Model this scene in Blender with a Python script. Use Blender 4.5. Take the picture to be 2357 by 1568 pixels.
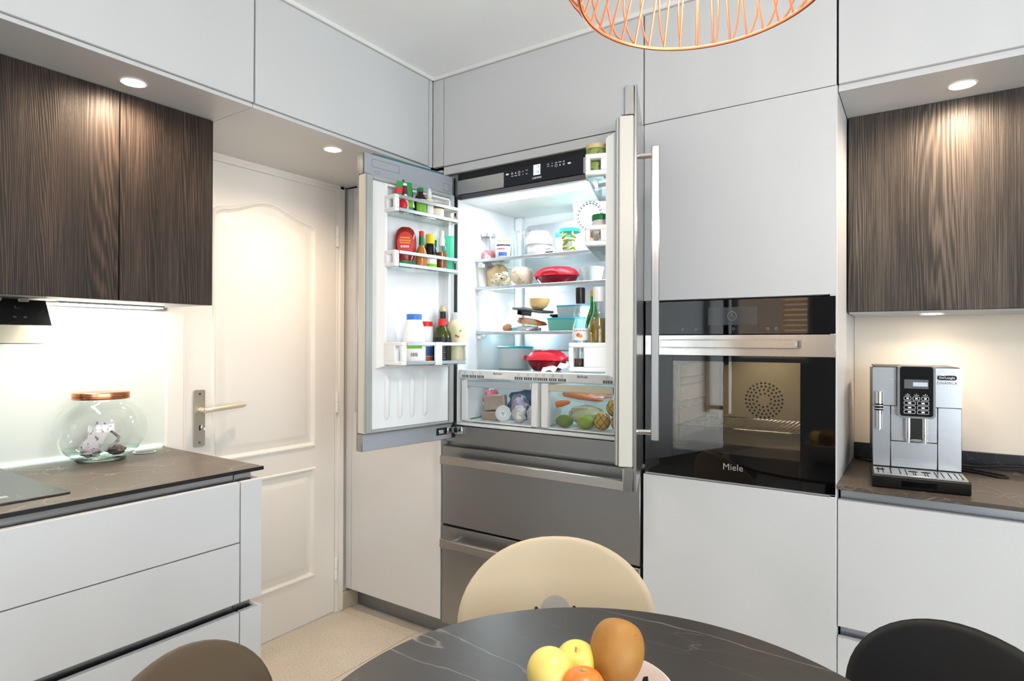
import bpy, bmesh, math, random
from mathutils import Matrix, Vector
R = math.radians
scene = bpy.context.scene
for o in list(bpy.data.objects): bpy.data.objects.remove(o)
COL = scene.collection
EYE = 1.32                       # camera height; all heights below are written relative to the eye and lifted by EYE

# ------------------------------------------------------------------ camera
cam_d = bpy.data.cameras.new('camera'); cam = bpy.data.objects.new('camera', cam_d); COL.objects.link(cam)
cam_d.sensor_width = 36.0; cam_d.lens = 21.30; cam_d.clip_start = 0.02; cam_d.clip_end = 60
yaw, pitch, roll = R(34.014), R(0.27), R(-0.232)
_f = Vector((-math.sin(yaw), math.cos(yaw), 0)); _r = Vector((math.cos(yaw), math.sin(yaw), 0)); _d = Vector((0, 0, -1))
_f2 = _f*math.cos(pitch) - _d*math.sin(pitch); _d2 = _d*math.cos(pitch) + _f*math.sin(pitch)
_r3 = _r*math.cos(roll) + _d2*math.sin(roll); _d3 = _d2*math.cos(roll) - _r*math.sin(roll)
_m = Matrix.Identity(4)
for i in range(3):
    _m[i][0] = _r3[i]; _m[i][1] = -_d3[i]; _m[i][2] = -_f2[i]
_m.translation = (0, 0, EYE)
cam.matrix_world = _m
scene.camera = cam

# ------------------------------------------------------------------ world, exposure, daylight
scene.view_settings.view_transform = 'Standard'; scene.view_settings.look = 'None'
scene.view_settings.gamma = 1.0; scene.view_settings.use_curve_mapping = False
scene.view_settings.exposure = 0.64
cy = scene.cycles                 # light paths: fewer bounces than the default, no caustics
cy.max_bounces = 7; cy.diffuse_bounces = 4; cy.glossy_bounces = 3; cy.transmission_bounces = 6; cy.transparent_max_bounces = 14
cy.caustics_reflective = False; cy.caustics_refractive = False; cy.use_adaptive_sampling = True; cy.adaptive_threshold = .06; cy.adaptive_min_samples = 16
world = bpy.data.worlds.new('sky'); scene.world = world; world.use_nodes = True
_bg = world.node_tree.nodes['Background']; _bg.inputs[0].default_value = (0.905, 0.955, 1.0, 1); _bg.inputs[1].default_value = 4.6

def area_light(name, loc, direction, sx, sy, power, color, spread=180):
    d = bpy.data.lights.new(name, 'AREA'); d.shape = 'RECTANGLE'; d.size = sx; d.size_y = sy; d.energy = power; d.color = color; d.spread = R(spread)
    o = bpy.data.objects.new(name, d); COL.objects.link(o)
    o.location = (loc[0], loc[1], loc[2] + EYE)
    o.rotation_euler = Vector(direction).to_track_quat('-Z', 'Y').to_euler()
    return o
# daylight enters by the window openings in wall_right and wall_rear; the portals only guide the sampling of the sky
for nm, loc, dr, sx, sy in (('portal_right', (2.40, -.35, 0), (-1, 0, 0), 2.9, 1.9), ('portal_fill', (1.70, -2.50, .05), (0, 1, 0), 1.1, 1.8), ('portal_rear_small', (-1.24, -2.50, .305), (0, 1, 0), .76, .99)):
    area_light(nm, loc, dr, sx, sy, 1, (1, 1, 1)).data.cycles.is_portal = True

# ------------------------------------------------------------------ materials
def lin(c):
    if isinstance(c, str):
        c = [int(c[i:i+2], 16)/255 for i in (0, 2, 4)]
        return tuple(v/12.92 if v <= .04045 else ((v+.055)/1.055)**2.4 for v in c)
    return tuple(c)
MATS = {}
def mat(name, col=(.8, .8, .8), rough=.5, metal=0., trans=0., ior=1.45, emit=None, estr=0., spec=.5, coat=0., aniso=0., alpha=1., sss=0.):
    m = bpy.data.materials.new(name); m.use_nodes = True
    b = m.node_tree.nodes['Principled BSDF']; c = lin(col)
    b.inputs['Base Color'].default_value = (*c, 1); b.inputs['Roughness'].default_value = rough; b.inputs['Metallic'].default_value = metal
    b.inputs['IOR'].default_value = ior; b.inputs['Transmission Weight'].default_value = trans; b.inputs['Specular IOR Level'].default_value = spec
    b.inputs['Coat Weight'].default_value = coat; b.inputs['Anisotropic'].default_value = aniso; b.inputs['Alpha'].default_value = alpha
    if sss: b.inputs['Subsurface Weight'].default_value = sss; b.inputs['Subsurface Radius'].default_value = (.02, .01, .005)
    if emit is not None:
        b.inputs['Emission Color'].default_value = (*lin(emit), 1); b.inputs['Emission Strength'].default_value = estr
    MATS[name] = m
    return m
def nodes(m): return m.node_tree.nodes, m.node_tree.links, m.node_tree.nodes['Principled BSDF']
def N(nt, t, **kw):
    n = nt.nodes.new(t)
    for k, v in kw.items():
        if k == 'op': n.operation = v
        else: setattr(n, k, v)
    return n
def math_n(nt, op, a, b=None):
    n = nt.nodes.new('ShaderNodeMath'); n.operation = op
    for i, v in enumerate((a, b)):
        if v is None: continue
        if hasattr(v, 'links'): nt.links.new(v, n.inputs[i])
        else: n.inputs[i].default_value = v
    return n.outputs[0]
def ramp(nt, fac, stops, interp='LINEAR'):
    n = nt.nodes.new('ShaderNodeValToRGB'); n.color_ramp.interpolation = interp
    e = n.color_ramp.elements
    while len(e) < len(stops): e.new(.5)
    for i, (p, c) in enumerate(stops): e[i].position = p; e[i].color = (*lin(c), 1)
    nt.links.new(fac, n.inputs[0]); return n.outputs[0]
def mapped(nt, scale=(1, 1, 1), coord='Object', loc=(0, 0, 0), rot=(0, 0, 0)):
    tc = nt.nodes.new('ShaderNodeTexCoord'); mp = nt.nodes.new('ShaderNodeMapping')
    mp.inputs['Scale'].default_value = scale; mp.inputs['Location'].default_value = loc; mp.inputs['Rotation'].default_value = rot
    nt.links.new(tc.outputs[coord], mp.inputs[0]); return mp.outputs[0]
def noise(nt, vec, scale=1., detail=2., rough=.5, dist=0.):
    n = nt.nodes.new('ShaderNodeTexNoise'); n.inputs['Scale'].default_value = scale; n.inputs['Detail'].default_value = detail
    n.inputs['Roughness'].default_value = rough; n.inputs['Distortion'].default_value = dist
    nt.links.new(vec, n.inputs['Vector']); return n.outputs['Fac']
def bump(nt, b, h, strength=.2, dist=.002):
    n = nt.nodes.new('ShaderNodeBump'); n.inputs['Strength'].default_value = strength; n.inputs['Distance'].default_value = dist
    nt.links.new(h, n.inputs['Height']); nt.links.new(n.outputs[0], b.inputs['Normal'])
def mixc(nt, fac, a, b, blend='MIX'):
    n = nt.nodes.new('ShaderNodeMix'); n.data_type = 'RGBA'; n.blend_type = blend
    for s, v in ((0, fac), (6, a), (7, b)):
        if hasattr(v, 'links'): nt.links.new(v, n.inputs[s])
        elif s == 0: n.inputs[0].default_value = v
        else: n.inputs[s].default_value = (*lin(v), 1)
    return n.outputs[2]
def thin_glass(name, tint=(1, 1, 1), f0=1.5, rough=0.02, haze=0.0, hazecol=(.9, .9, .9)):
    """sheet glass: transparent with a Fresnel reflection"""
    m = bpy.data.materials.new(name); m.use_nodes = True; nt = m.node_tree; nt.nodes.clear()
    out = nt.nodes.new('ShaderNodeOutputMaterial'); tr = nt.nodes.new('ShaderNodeBsdfTransparent'); gl = nt.nodes.new('ShaderNodeBsdfGlossy')
    lw = nt.nodes.new('ShaderNodeLayerWeight'); lw.inputs['Blend'].default_value = .5; mx = nt.nodes.new('ShaderNodeMixShader')
    tr.inputs[0].default_value = (*lin(tint), 1); gl.inputs[0].default_value = (1, 1, 1, 1); gl.inputs['Roughness'].default_value = rough
    r0 = ((f0-1)/(f0+1))**2*1.6; fr = math_n(nt, 'ADD', math_n(nt, 'MULTIPLY', math_n(nt, 'POWER', lw.outputs['Facing'], 5.), .85-r0), r0)
    nt.links.new(fr, mx.inputs[0]); nt.links.new(gl.outputs[0], mx.inputs[2])
    if haze > 0:
        df = nt.nodes.new('ShaderNodeBsdfDiffuse'); df.inputs[0].default_value = (*lin(hazecol), 1); m2 = nt.nodes.new('ShaderNodeMixShader'); m2.inputs[0].default_value = haze
        nt.links.new(tr.outputs[0], m2.inputs[1]); nt.links.new(df.outputs[0], m2.inputs[2]); nt.links.new(m2.outputs[0], mx.inputs[1])
    else: nt.links.new(tr.outputs[0], mx.inputs[1])
    nt.links.new(mx.outputs[0], out.inputs[0]); MATS[name] = m
    return m

mat('lacquer', 'cfd0d2', .42, spec=.4)
mat('seam_shade', '2a2a2c', .6)  # dark carcass colour, paints shade into the seams between fronts
mat('wall_white', 'e9e8e6', .8); mat('wall_cream', 'f0e6d8', .7); mat('ceiling_white', 'f6f8f9', .85)
mat('door_paint', 'eeebe6', .35, spec=.5)
mat('alu', 'a4a5a9', .32, 1.); mat('alu_pale', 'c6cbd3', .35, .9); mat('alu_plinth', '8f9299', .35, .8)
mat('chrome', 'd8d8d8', .08, 1.); mat('nickel', 'c2bcae', .42, .9); mat('brass_pale', 'd9d2bd', .3, .4)
mat('white_plastic', 'eef0f2', .3); mat('cream_plastic', 'c6c4bc', .35); mat('grey_plastic', 'a3a8b0', .4); mat('grey_dark_plastic', '5c6066', .4)
mat('gasket_grey', 'a9adab', .5); mat('teal', '2f7480', .4)
mat('black_plastic', '0b0b0c', .35); mat('black_matte', '141416', .5); mat('rubber', '1a1a1b', .6)
mat('black_glass', '050506', .03, spec=.6); mat('panel_navy', '0c1420', .12)
mat('white_glow_ink', 'f2f4f6', .5, emit='ffffff', estr=.12); mat('grey_ink', '55585c', .5); mat('dark_ink', '202226', .5); mat('lcd', 'dfeeff', .4, emit='d8ebff', estr=.55); mat('lcd_ink', '3550b8', .5, emit='3550b8', estr=.5)  # the white print is given a faint glow of its own
mat('lamp_lens', 'fff4e4', .4, emit='fff0dc', estr=30); mat('led_cool', 'ffffff', .4, emit='eaf4ff', estr=6); mat('led_green', 'ffffff', .4, emit='e0fff0', estr=2.6)
mat('copper', 'd9946f', .22, 1.); mat('copper_wire', 'cc7a58', .3, .85)
mat('glass', 'ffffff', 0., trans=1., ior=1.45); mat('glass_green', 'f6fefc', 0., trans=1., ior=1.42)
thin_glass('sheet', (.97, .985, .98)); thin_glass('shelf_glass', (.90, .965, .955), 1.45); thin_glass('oven_glass', (.62, .60, .56), 1.55, .015); thin_glass('thin_jar', (.985, .992, .99), 1.35)
thin_glass('jar_base', (.84, .94, .93), 1.45, .02); thin_glass('clear_bottle', (.93, .96, .965), 1.65, .02); thin_glass('film', (.97, .97, .975), 1.35, .15, .06); thin_glass('bag_film', (.93, .93, .94), 1.35, .25, .45, (.9, .9, .92)); thin_glass('crisper_glass', (.97, .975, .975), 1.3, .06)
mat('stainless_dark', '77767a', .3, 1.)

# brushed steel
def brushed(name, col, rough, axis, k=.06):
    m = mat(name, col, rough, 1.); nt = m.node_tree; b = nt.nodes['Principled BSDF']
    s = [260, 260, 260]; s[axis] = 3
    n = noise(nt, mapped(nt, tuple(s)), 1., 2.)
    r_ = math_n(nt, 'ADD', math_n(nt, 'MULTIPLY', n, k), rough - k/2); nt.links.new(r_, b.inputs['Roughness']); bump(nt, b, n, .04, .0005)
brushed('steel', '9d9ea0', .36, 0); brushed('steel_bright', 'c9c6c1', .26, 0); brushed('steel_v', 'b9b8b8', .25, 2); brushed('machine_silver', 'c6c9cf', .26, 0, .06)
MATS['machine_silver'].node_tree.nodes['Principled BSDF'].inputs['Metallic'].default_value = .92

# dark structured wood
def wood(name, dark, mid, light, seed):
    m = mat(name, mid, .5, spec=.35); nt = m.node_tree; b = nt.nodes['Principled BSDF']
    tc = nt.nodes.new('ShaderNodeTexCoord'); sp = nt.nodes.new('ShaderNodeSeparateXYZ'); nt.links.new(tc.outputs['Object'], sp.inputs[0])
    s = math_n(nt, 'ADD', math_n(nt, 'ADD', sp.outputs[0], sp.outputs[1]), seed); z = sp.outputs[2]
    def vec(a, c):
        cb = nt.nodes.new('ShaderNodeCombineXYZ'); nt.links.new(math_n(nt, 'MULTIPLY', s, a), cb.inputs[0]); nt.links.new(math_n(nt, 'MULTIPLY', z, c), cb.inputs[2]); cb.inputs[1].default_value = seed*3.1; return cb.outputs[0]
    n1 = noise(nt, vec(6., .42), 1., 1., .4, .1)
    n2 = noise(nt, vec(40., 2.2), 1., 2., .5)
    ph = math_n(nt, 'ADD', math_n(nt, 'ADD', math_n(nt, 'MULTIPLY', s, 170.), math_n(nt, 'MULTIPLY', n1, 46.)), math_n(nt, 'MULTIPLY', n2, 2.2))
    w = math_n(nt, 'ADD', math_n(nt, 'MULTIPLY', math_n(nt, 'SINE', math_n(nt, 'MULTIPLY', ph, 6.283)), .5), .5)
    fib = noise(nt, vec(420., 5.), 1., 3., .65)
    big = noise(nt, vec(6., .8), 1.7, 2., .5)
    v = math_n(nt, 'ADD', math_n(nt, 'ADD', math_n(nt, 'MULTIPLY', w, .17), math_n(nt, 'MULTIPLY', fib, .70)), math_n(nt, 'MULTIPLY', big, .35))
    c = ramp(nt, v, [(.38, dark), (.60, mid), (.80, light)])
    nt.links.new(c, b.inputs['Base Color']); bump(nt, b, math_n(nt, 'ADD', w, fib), .35, .0012)
    nt.links.new(ramp(nt, v, [(.3, (.62,)*3), (.85, (.40,)*3)]), b.inputs['Roughness'])
wood('wood_left', '0e0a08', '251d18', '4e3f35', 1.7); wood('wood_right', '191716', '37322f', '60574f', 4.3)

# veined stone
def stone(name, base, base2, vein, vs=3.2, amount=.5, rough=.35, spec=.5, stretch=(1, 1, 1), width=.012, rotz=0.):
    m = mat(name, base, rough, spec=spec); nt = m.node_tree; b = nt.nodes['Principled BSDF']
    v = mapped(nt, stretch, rot=(0, 0, rotz))
    nz = nt.nodes.new('ShaderNodeTexNoise'); nz.inputs['Scale'].default_value = 3.; nz.inputs['Detail'].default_value = 5.; nt.links.new(v, nz.inputs['Vector'])
    add = nt.nodes.new('ShaderNodeVectorMath'); add.operation = 'MULTIPLY_ADD'; nt.links.new(nz.outputs['Color'], add.inputs[0]); add.inputs[1].default_value = (.32, .32, .32); nt.links.new(v, add.inputs[2])
    vo = nt.nodes.new('ShaderNodeTexVoronoi'); vo.feature = 'DISTANCE_TO_EDGE'; vo.inputs['Scale'].default_value = vs; nt.links.new(add.outputs[0], vo.inputs['Vector'])
    line = ramp(nt, vo.outputs['Distance'], [(0, (1,)*3), (width, (0,)*3)])
    vo2 = nt.nodes.new('ShaderNodeTexVoronoi'); vo2.feature = 'DISTANCE_TO_EDGE'; vo2.inputs['Scale'].default_value = vs*2.7; nt.links.new(add.outputs[0], vo2.inputs['Vector'])
    line2 = ramp(nt, vo2.outputs['Distance'], [(0, (.5,)*3), (width*1.3, (0,)*3)])
    mask = ramp(nt, noise(nt, v, 4.5, 3.), [(.42, (0,)*3), (.68, (1,)*3)]); mask2 = ramp(nt, noise(nt, mapped(nt, stretch, loc=(3, 1, 0)), 6., 3.), [(.5, (0,)*3), (.7, (1,)*3)])
    cloud = mixc(nt, noise(nt, v, 9., 6., .6), base, base2)
    f = math_n(nt, 'MULTIPLY', math_n(nt, 'ADD', math_n(nt, 'MULTIPLY', line, mask), math_n(nt, 'MULTIPLY', line2, mask2)), amount)
    nt.links.new(mixc(nt, f, cloud, vein), b.inputs['Base Color'])
stone('worktop_stone', '453d38', '5b5149', 'b9ac9f', 7., 1., .36, width=.016)
stone('table_stone', '312f2e', '403d3b', 'a8a19d', 2.4, .55, .36, stretch=(.35, 1.5, 1), width=.0055, rotz=R(-32))
stone('upstand_stone', '23252b', '2f323a', '8d919c', 16., .5, .3)
# limestone floor
m = mat('limestone', 'cfc3b2', .5, spec=.3); nt = m.node_tree; b = nt.nodes['Principled BSDF']
_v = mapped(nt, (1, 1, 1)); _c = mixc(nt, noise(nt, _v, 5., 6., .65), 'c0b6a6', 'd9d1c4'); _s = ramp(nt, noise(nt, _v, 130., 3., .7), [(.38, (.78,)*3), (.55, (1,)*3)])
nt.links.new(mixc(nt, 1., _c, _s, 'MULTIPLY'), b.inputs['Base Color'])
mat('grout', 'e4dccf', .8)
# speckled fruit skins
def skin(name, a, b_, scale, spot=None, rough=.4, sc2=60., thr=.66):
    m = mat(name, a, rough, sss=.05); nt = m.node_tree; b = nt.nodes['Principled BSDF']; v = mapped(nt)
    c = mixc(nt, noise(nt, v, scale, 4., .6), a, b_)
    if spot: c = mixc(nt, ramp(nt, noise(nt, v, sc2, 2.), [(thr, (0,)*3), (thr+.06, (1,)*3)]), c, spot)
    nt.links.new(c, b.inputs['Base Color']); bump(nt, b, noise(nt, v, 260., 2.), .06, .001)
skin('pear_skin', '8f5a22', 'b98a42', 22., '6a431c', .55, 190., .70); skin('lemon_skin', 'f0cf56', 'f6e08a', 14., None, .35); skin('pale_apple_skin', 'e6d264', 'd0d06a', 16., 'b3b04e', .35, 90., .7)
skin('orange_skin', 'ee6a1c', 'f58a35', 12., None, .35); skin('avocado_skin', '4d6a1c', '7c962f', 40., None, .5); skin('mango_skin', '7d9a22', 'a5b83a', 30., None, .45); skin('net_lemon_skin', 'e6c33a', 'c99a24', 30., None, .5)
skin('carrot_skin', 'f0702c', 'f79a55', 40., None, .5); skin('melon_skin', 'ffc45c', 'ffe4a0', 30., None, .5); skin('egg_shell', 'c98d63', 'd8a37c', 30., None, .5); skin('ginger_skin', 'c9b48c', 'e8dcc0', 60., None, .6)
skin('paper_bag', 'd9bb8d', 'e9d3ae', 20., None, .7); skin('paper_print', 'efe4d0', 'd9c6a2', 40., '3a3428', .7, 55., .62); skin('bread_crust', 'e9cfae', 'f4e5cf', 18., 'd9ad79', .6, 30., .6)
skin('printed_wrap', 'efe9ea', 'd9d2d8', 60., '8d7b84', .4, 110., .6); skin('dark_wrap', '3a2c2f', '6d585b', 90., '1e1618', .35, 140., .6); skin('grey_wrap', '8d8489', 'b9b0b6', 80., '5b5056', .4, 120., .6)
skin('cheese_brown', 'a58b74', 'c2aa92', 30., None, .6); skin('cheese_white', 'e8e6e0', 'd5d5d2', 50., None, .6); skin('cabbage_skin', 'd3dcae', 'eef0d6', 24., None, .5); skin('foil', 'eceef2', '8a8c92', 90., None, .25, )
MATS['foil'].node_tree.nodes['Principled BSDF'].inputs['Metallic'].default_value = .55
skin('pesto', '6f8a3c', '9db067', 60., '2d3d18', .4, 70., .6); skin('jam_red', 'c43a4a', 'e9a0a6', 50., 'f5e3e2', .35, 40., .55); skin('marmalade', 'e07a2c', 'f2a55a', 40., None, .3); skin('gherkin', '8f9a34', 'b9bb5a', 40., None, .4)
for k, c in dict(red_plastic='cf1626', red_lid='e2223a', white_tub='f3f4f5', turquoise='7fd0c4', turquoise_lid='38b6c8', green_lid='2fae8d', grey_box='c3cbd0', ketchup='8f2318', ketchup_label='c9261f', orange_print='ee8a2c', tabasco='c07a3a', tabasco_green='157a3c', yellow_cap='ecd52c',
                 soy='120d10', label_green='7dc03a', label_white='f3f3f1', label_cream='efe8da', oil_amber='b4651a', mint_tube='3fc095', green_pack='1f8f45', dark_red_pack='6d1822', brown_bottle='2b1607', blue_cap='3f7fe0', red_cap='e0262a', milk='f6f7f7', cream_bottle='ece9c4', olive='59651a', olive_dark='1c2110',
                 label_black='17171a', vinegar='b08a12', walnut='4b2b12', green_glass='1b9a35', gold_cap='c9a43a', gold_lid='cbb98a', pink_print='e05a78', blue_print='3d5fa8', purple_bag='b9a3c2', bag_blue='2a4f86', walnut_print='c8663a', chair_beige='c6b396', chair_black='151619', chair_taupe='5a4c3c', grey_pad='a39c97', salt='e6f0f4').items():
    mat(k, c, .38)
for k in ('ketchup', 'soy', 'olive', 'vinegar', 'oil_amber', 'brown_bottle', 'green_glass', 'tabasco'): MATS[k].node_tree.nodes['Principled BSDF'].inputs['Roughness'].default_value = .12
for k, w_ in (('olive', .5), ('vinegar', .6), ('oil_amber', .55), ('green_glass', .6)):
    MATS[k].node_tree.nodes['Principled BSDF'].inputs['Transmission Weight'].default_value = w_
mat('red_clear', 'a3122a', .08, trans=.35); mat('white_bowl', 'efe6df', .3); mat('oven_cavity', 'b9ad97', .45, .35); mat('oven_back', 'cfc3a6', .4, .3); mat('dark_hole', '0a0908', .7)
mat('wall_rear_paint', '97989b', .7); mat('wall_brick', 'b79f8b', .8); mat('shutter', 'f0b060', .6); mat('window_frame', 'c9cbcd', .4); mat('skirting', 'b7ab9a', .5)
mat('splash', 'e2eae4', .18, spec=.6); mat('hob_glass', '0f1112', .05, spec=1., ior=1.9); mat('hood_black', '121314', .18); thin_glass('hood_visor', (.80, .78, .70), 1.5, .05, .35, (.85, .82, .74))  # cream haze of the visor paints in the mirrored splashback
mat('bulb', 'fff2dd', .4, emit='ffdcae', estr=6)

# ------------------------------------------------------------------ geometry helper
class G:
    def __init__(s): s.v = []; s.f = []
    def add(s, vs, fs):
        k = len(s.v); s.v += [tuple(p) for p in vs]; s.f += [tuple(i+k for i in f) for f in fs]; return s
    def box(s, x0, x1, y0, y1, z0, z1, c=.0012):
        x0, x1 = min(x0, x1), max(x0, x1); y0, y1 = min(y0, y1), max(y0, y1); z0, z1 = min(z0, z1), max(z0, z1)
        c = min(c, .45*min(x1-x0, y1-y0, z1-z0))
        if c <= 0:
            return s.add([(x, y, z) for z in (z0, z1) for y in (y0, y1) for x in (x0, x1)], [(0, 2, 3, 1), (4, 5, 7, 6), (0, 1, 5, 4), (2, 6, 7, 3), (0, 4, 6, 2), (1, 3, 7, 5)])
        X = (x0, x1); Y = (y0, y1); Z = (z0, z1); sg = (1, -1); vs = []; idx = {}
        for i in (0, 1):
            for j in (0, 1):
                for k in (0, 1):
                    for a in range(3):
                        p = [X[i] + sg[i]*c, Y[j] + sg[j]*c, Z[k] + sg[k]*c]; p[a] = (X[i], Y[j], Z[k])[a]
                        idx[(i, j, k, a)] = len(vs); vs.append(tuple(p))
        fs = []
        for a in range(3):
            b, d = (a+1) % 3, (a+2) % 3
            for e in (0, 1):
                q = []
                for (m_, n_) in ((0, 0), (1, 0), (1, 1), (0, 1)):
                    t = [0, 0, 0]; t[a] = e; t[b] = m_; t[d] = n_; q.append(idx[(*t, a)])
                fs.append(tuple(q if e else q[::-1]))
        for a in range(3):           # edges running along axis a
            b, d = (a+1) % 3, (a+2) % 3
            for m_ in (0, 1):
                for n_ in (0, 1):
                    def t(e):
                        u = [0, 0, 0]; u[a] = e; u[b] = m_; u[d] = n_; return u
                    q = [idx[(*t(0), b)], idx[(*t(0), d)], idx[(*t(1), d)], idx[(*t(1), b)]]
                    fs.append(tuple(q if (m_ == n_) else q[::-1]))
        for i in (0, 1):
            for j in (0, 1):
                for k in (0, 1):
                    q = [idx[(i, j, k, a)] for a in range(3)]
                    fs.append(tuple(q if (i+j+k) % 2 else q[::-1]))
        return s.add(vs, fs)
    def loft(s, rings, cap0=True, cap1=True, closed=True):
        n = len(rings[0]); k = len(s.v)
        for r_ in rings: s.v += [tuple(p) for p in r_]
        for i in range(len(rings)-1):
            for j in range(n if closed else n-1):
                a = k+i*n+j; b = k+i*n+(j+1) % n
                s.f.append((a, b, b+n, a+n))
        if cap0: s.f.append(tuple(range(k+n-1, k-1, -1)))
        if cap1: s.f.append(tuple(range(k+(len(rings)-1)*n, k+len(rings)*n)))
        return s
    def cyl(s, p0, p1, r0, r1=None, n=16, cap=True):
        p0 = Vector(p0); p1 = Vector(p1); r1 = r0 if r1 is None else r1
        q = (p1-p0).to_track_quat('Z', 'Y')
        ring = lambda c, r_: [c + q @ Vector((r_*math.cos(2*math.pi*i/n), r_*math.sin(2*math.pi*i/n), 0)) for i in range(n)]
        return s.loft([ring(p0, r0), ring(p1, r1)], cap, cap)
    def lathe(s, cx, cy, prof, n=24, sx=1., sy=1., rot=0.):
        rings = []
        for r_, z in prof:
            r_ = max(r_, .00005)
            ring = []
            for i in range(n):
                a = 2*math.pi*i/n; x = r_*math.cos(a)*sx; y = r_*math.sin(a)*sy
                ring.append((cx + x*math.cos(rot) - y*math.sin(rot), cy + x*math.sin(rot) + y*math.cos(rot), z))
            rings.append(ring)
        return s.loft(rings, prof[0][0] > 0, prof[-1][0] > 0)
    def tube(s, pts, r_, n=8, closed=False):
        pts = [Vector(p) for p in pts]; rings = []; m_ = len(pts); up = None
        for i, p in enumerate(pts):
            if closed: t = (pts[(i+1) % m_] - pts[i-1])
            else: t = pts[min(i+1, m_-1)] - pts[max(i-1, 0)]
            t.normalize()
            if up is None:
                up = Vector((0, 0, 1)) if abs(t.z) < .9 else Vector((1, 0, 0))
            a = t.cross(up)
            if a.length < 1e-6: a = t.orthogonal()
            a.normalize(); b = a.cross(t); up = b
            rr = r_[i] if isinstance(r_, (list, tuple)) else r_
            rings.append([p + a*rr*math.cos(2*math.pi*k/n) + b*rr*math.sin(2*math.pi*k/n) for k in range(n)])
        if closed: rings.append(rings[0])
        return s.loft(rings, not closed, not closed)
    def prism(s, poly, axis, a, b):
        if axis == 'z': mk = lambda p, t: (p[0], p[1], t)
        elif axis == 'x': mk = lambda p, t: (t, p[0], p[1])
        else: mk = lambda p, t: (p[0], t, p[1])
        return s.loft([[mk(p, a) for p in poly], [mk(p, b) for p in poly]])
    def ball(s, c, rx, ry, rz, n=20, m_=12, wob=0., seed=0, pw=1.):
        rnd = random.Random(seed); ph = [(rnd.uniform(0, 6.28), rnd.uniform(0, 6.28), rnd.uniform(1.5, 4.5), rnd.uniform(1.5, 4.5)) for _ in range(6)]
        rings = []
        for i in range(1, m_):
            th = math.pi*i/m_ - math.pi/2; ring = []
            for j in range(n):
                a = 2*math.pi*j/n
                d = 1 + wob*sum(math.sin(q[2]*1.0*a*1 if False else round(q[2])*a + q[0])*math.cos(q[3]*th*1.7 + q[1]) for q in ph)/3
                ct = math.copysign(abs(math.cos(th))**pw, math.cos(th)); st = math.copysign(abs(math.sin(th))**pw, math.sin(th))
                ring.append((c[0] + rx*ct*math.cos(a)*d, c[1] + ry*ct*math.sin(a)*d, c[2] + rz*st*(1 + (d-1)*.6)))
            rings.append(ring)
        k = len(s.v); s.loft(rings, False, False)
        lo = len(s.v); s.v.append((c[0], c[1], c[2]-rz)); hi = len(s.v); s.v.append((c[0], c[1], c[2]+rz)); L = k+(m_-2)*n
        for j in range(n):
            s.f.append((lo, k+(j+1) % n, k+j)); s.f.append((hi, L+j, L+(j+1) % n))
        return s
    def text(s, body, size, o, right, up, depth=.0003):
        cu = bpy.data.curves.new('t', 'FONT'); cu.body = body; cu.size = size; cu.align_x = 'CENTER'; cu.align_y = 'CENTER'; cu.resolution_u = 2; cu.extrude = depth
        ob = bpy.data.objects.new('t', cu); me = bpy.data.meshes.new_from_object(ob)
        R_ = Vector(right).normalized(); U = Vector(up).normalized(); W = R_.cross(U); o = Vector(o)
        s.add([o + R_*v.co.x + U*v.co.y + W*v.co.z for v in me.vertices], [tuple(p.vertices) for p in me.polygons])
        bpy.data.objects.remove(ob); bpy.data.curves.remove(cu); bpy.data.meshes.remove(me); return s
    def xf(s, M_):
        s.v = [tuple(M_ @ Vector(p)) for p in s.v]; return s
    def mesh(s, name, off=(0, 0, 0), m=None, sharp=38):
        me = bpy.data.meshes.new(name); me.from_pydata([(p[0]-off[0], p[1]-off[1], p[2]-off[2]) for p in s.v], [], s.f); me.update()
        bm = bmesh.new(); bm.from_mesh(me); bmesh.ops.recalc_face_normals(bm, faces=bm.faces); bm.to_mesh(me); bm.free()
        me.polygons.foreach_set('use_smooth', [True]*len(me.polygons)); me.set_sharp_from_angle(angle=R(sharp))
        if m: me.materials.append(MATS[m])
        return me
def rrect(x0, x1, z0, z1, r_, n=5):
    p = []
    for cx, cz, a0 in ((x1-r_, z1-r_, 0), (x0+r_, z1-r_, 90), (x0+r_, z0+r_, 180), (x1-r_, z0+r_, 270)):
        for i in range(n+1):
            a = R(a0 + 90*i/n); p.append((cx + r_*math.cos(a), cz + r_*math.sin(a)))
    return p
BASE = {}
def T(name, label, cat, base, rotz=0., group=None, kind=None):
    """a top-level thing: an Empty at its base; parts are written in room coordinates (eye-relative heights)"""
    o = bpy.data.objects.new(name, None); COL.objects.link(o); o.empty_display_size = .05
    o.location = (base[0], base[1], base[2] + EYE); o.rotation_euler = (0, 0, rotz)
    if label: o['label'] = label
    if cat: o['category'] = cat
    if group: o['group'] = group
    if kind: o['kind'] = kind
    BASE[o.name] = tuple(base); return o
def P(parent, name, g, m, local=False, label=None, sharp=38):
    """a part (or a sub-part when parent is a part)"""
    b = (0, 0, 0) if local else BASE.get(parent.name, (0, 0, 0))
    o = bpy.data.objects.new(name, g.mesh(name, b, m, sharp)); COL.objects.link(o); o.parent = parent; BASE[o.name] = b
    if label: o['label'] = label
    return o
def ONE(name, label, cat, g, m, base, group=None, kind=None, sharp=38):
    """a thing that is a single mesh"""
    o = bpy.data.objects.new(name, g.mesh(name, base, m, sharp)); COL.objects.link(o); o.location = (base[0], base[1], base[2]+EYE); BASE[o.name] = tuple(base)
    if label: o['label'] = label
    if cat: o['category'] = cat
    if group: o['group'] = group
    if kind: o['kind'] = kind
    return o
def S(name, g, m, base=(0, 0, -EYE)): return ONE(name, None, None, g, m, base, kind='structure')
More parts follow.
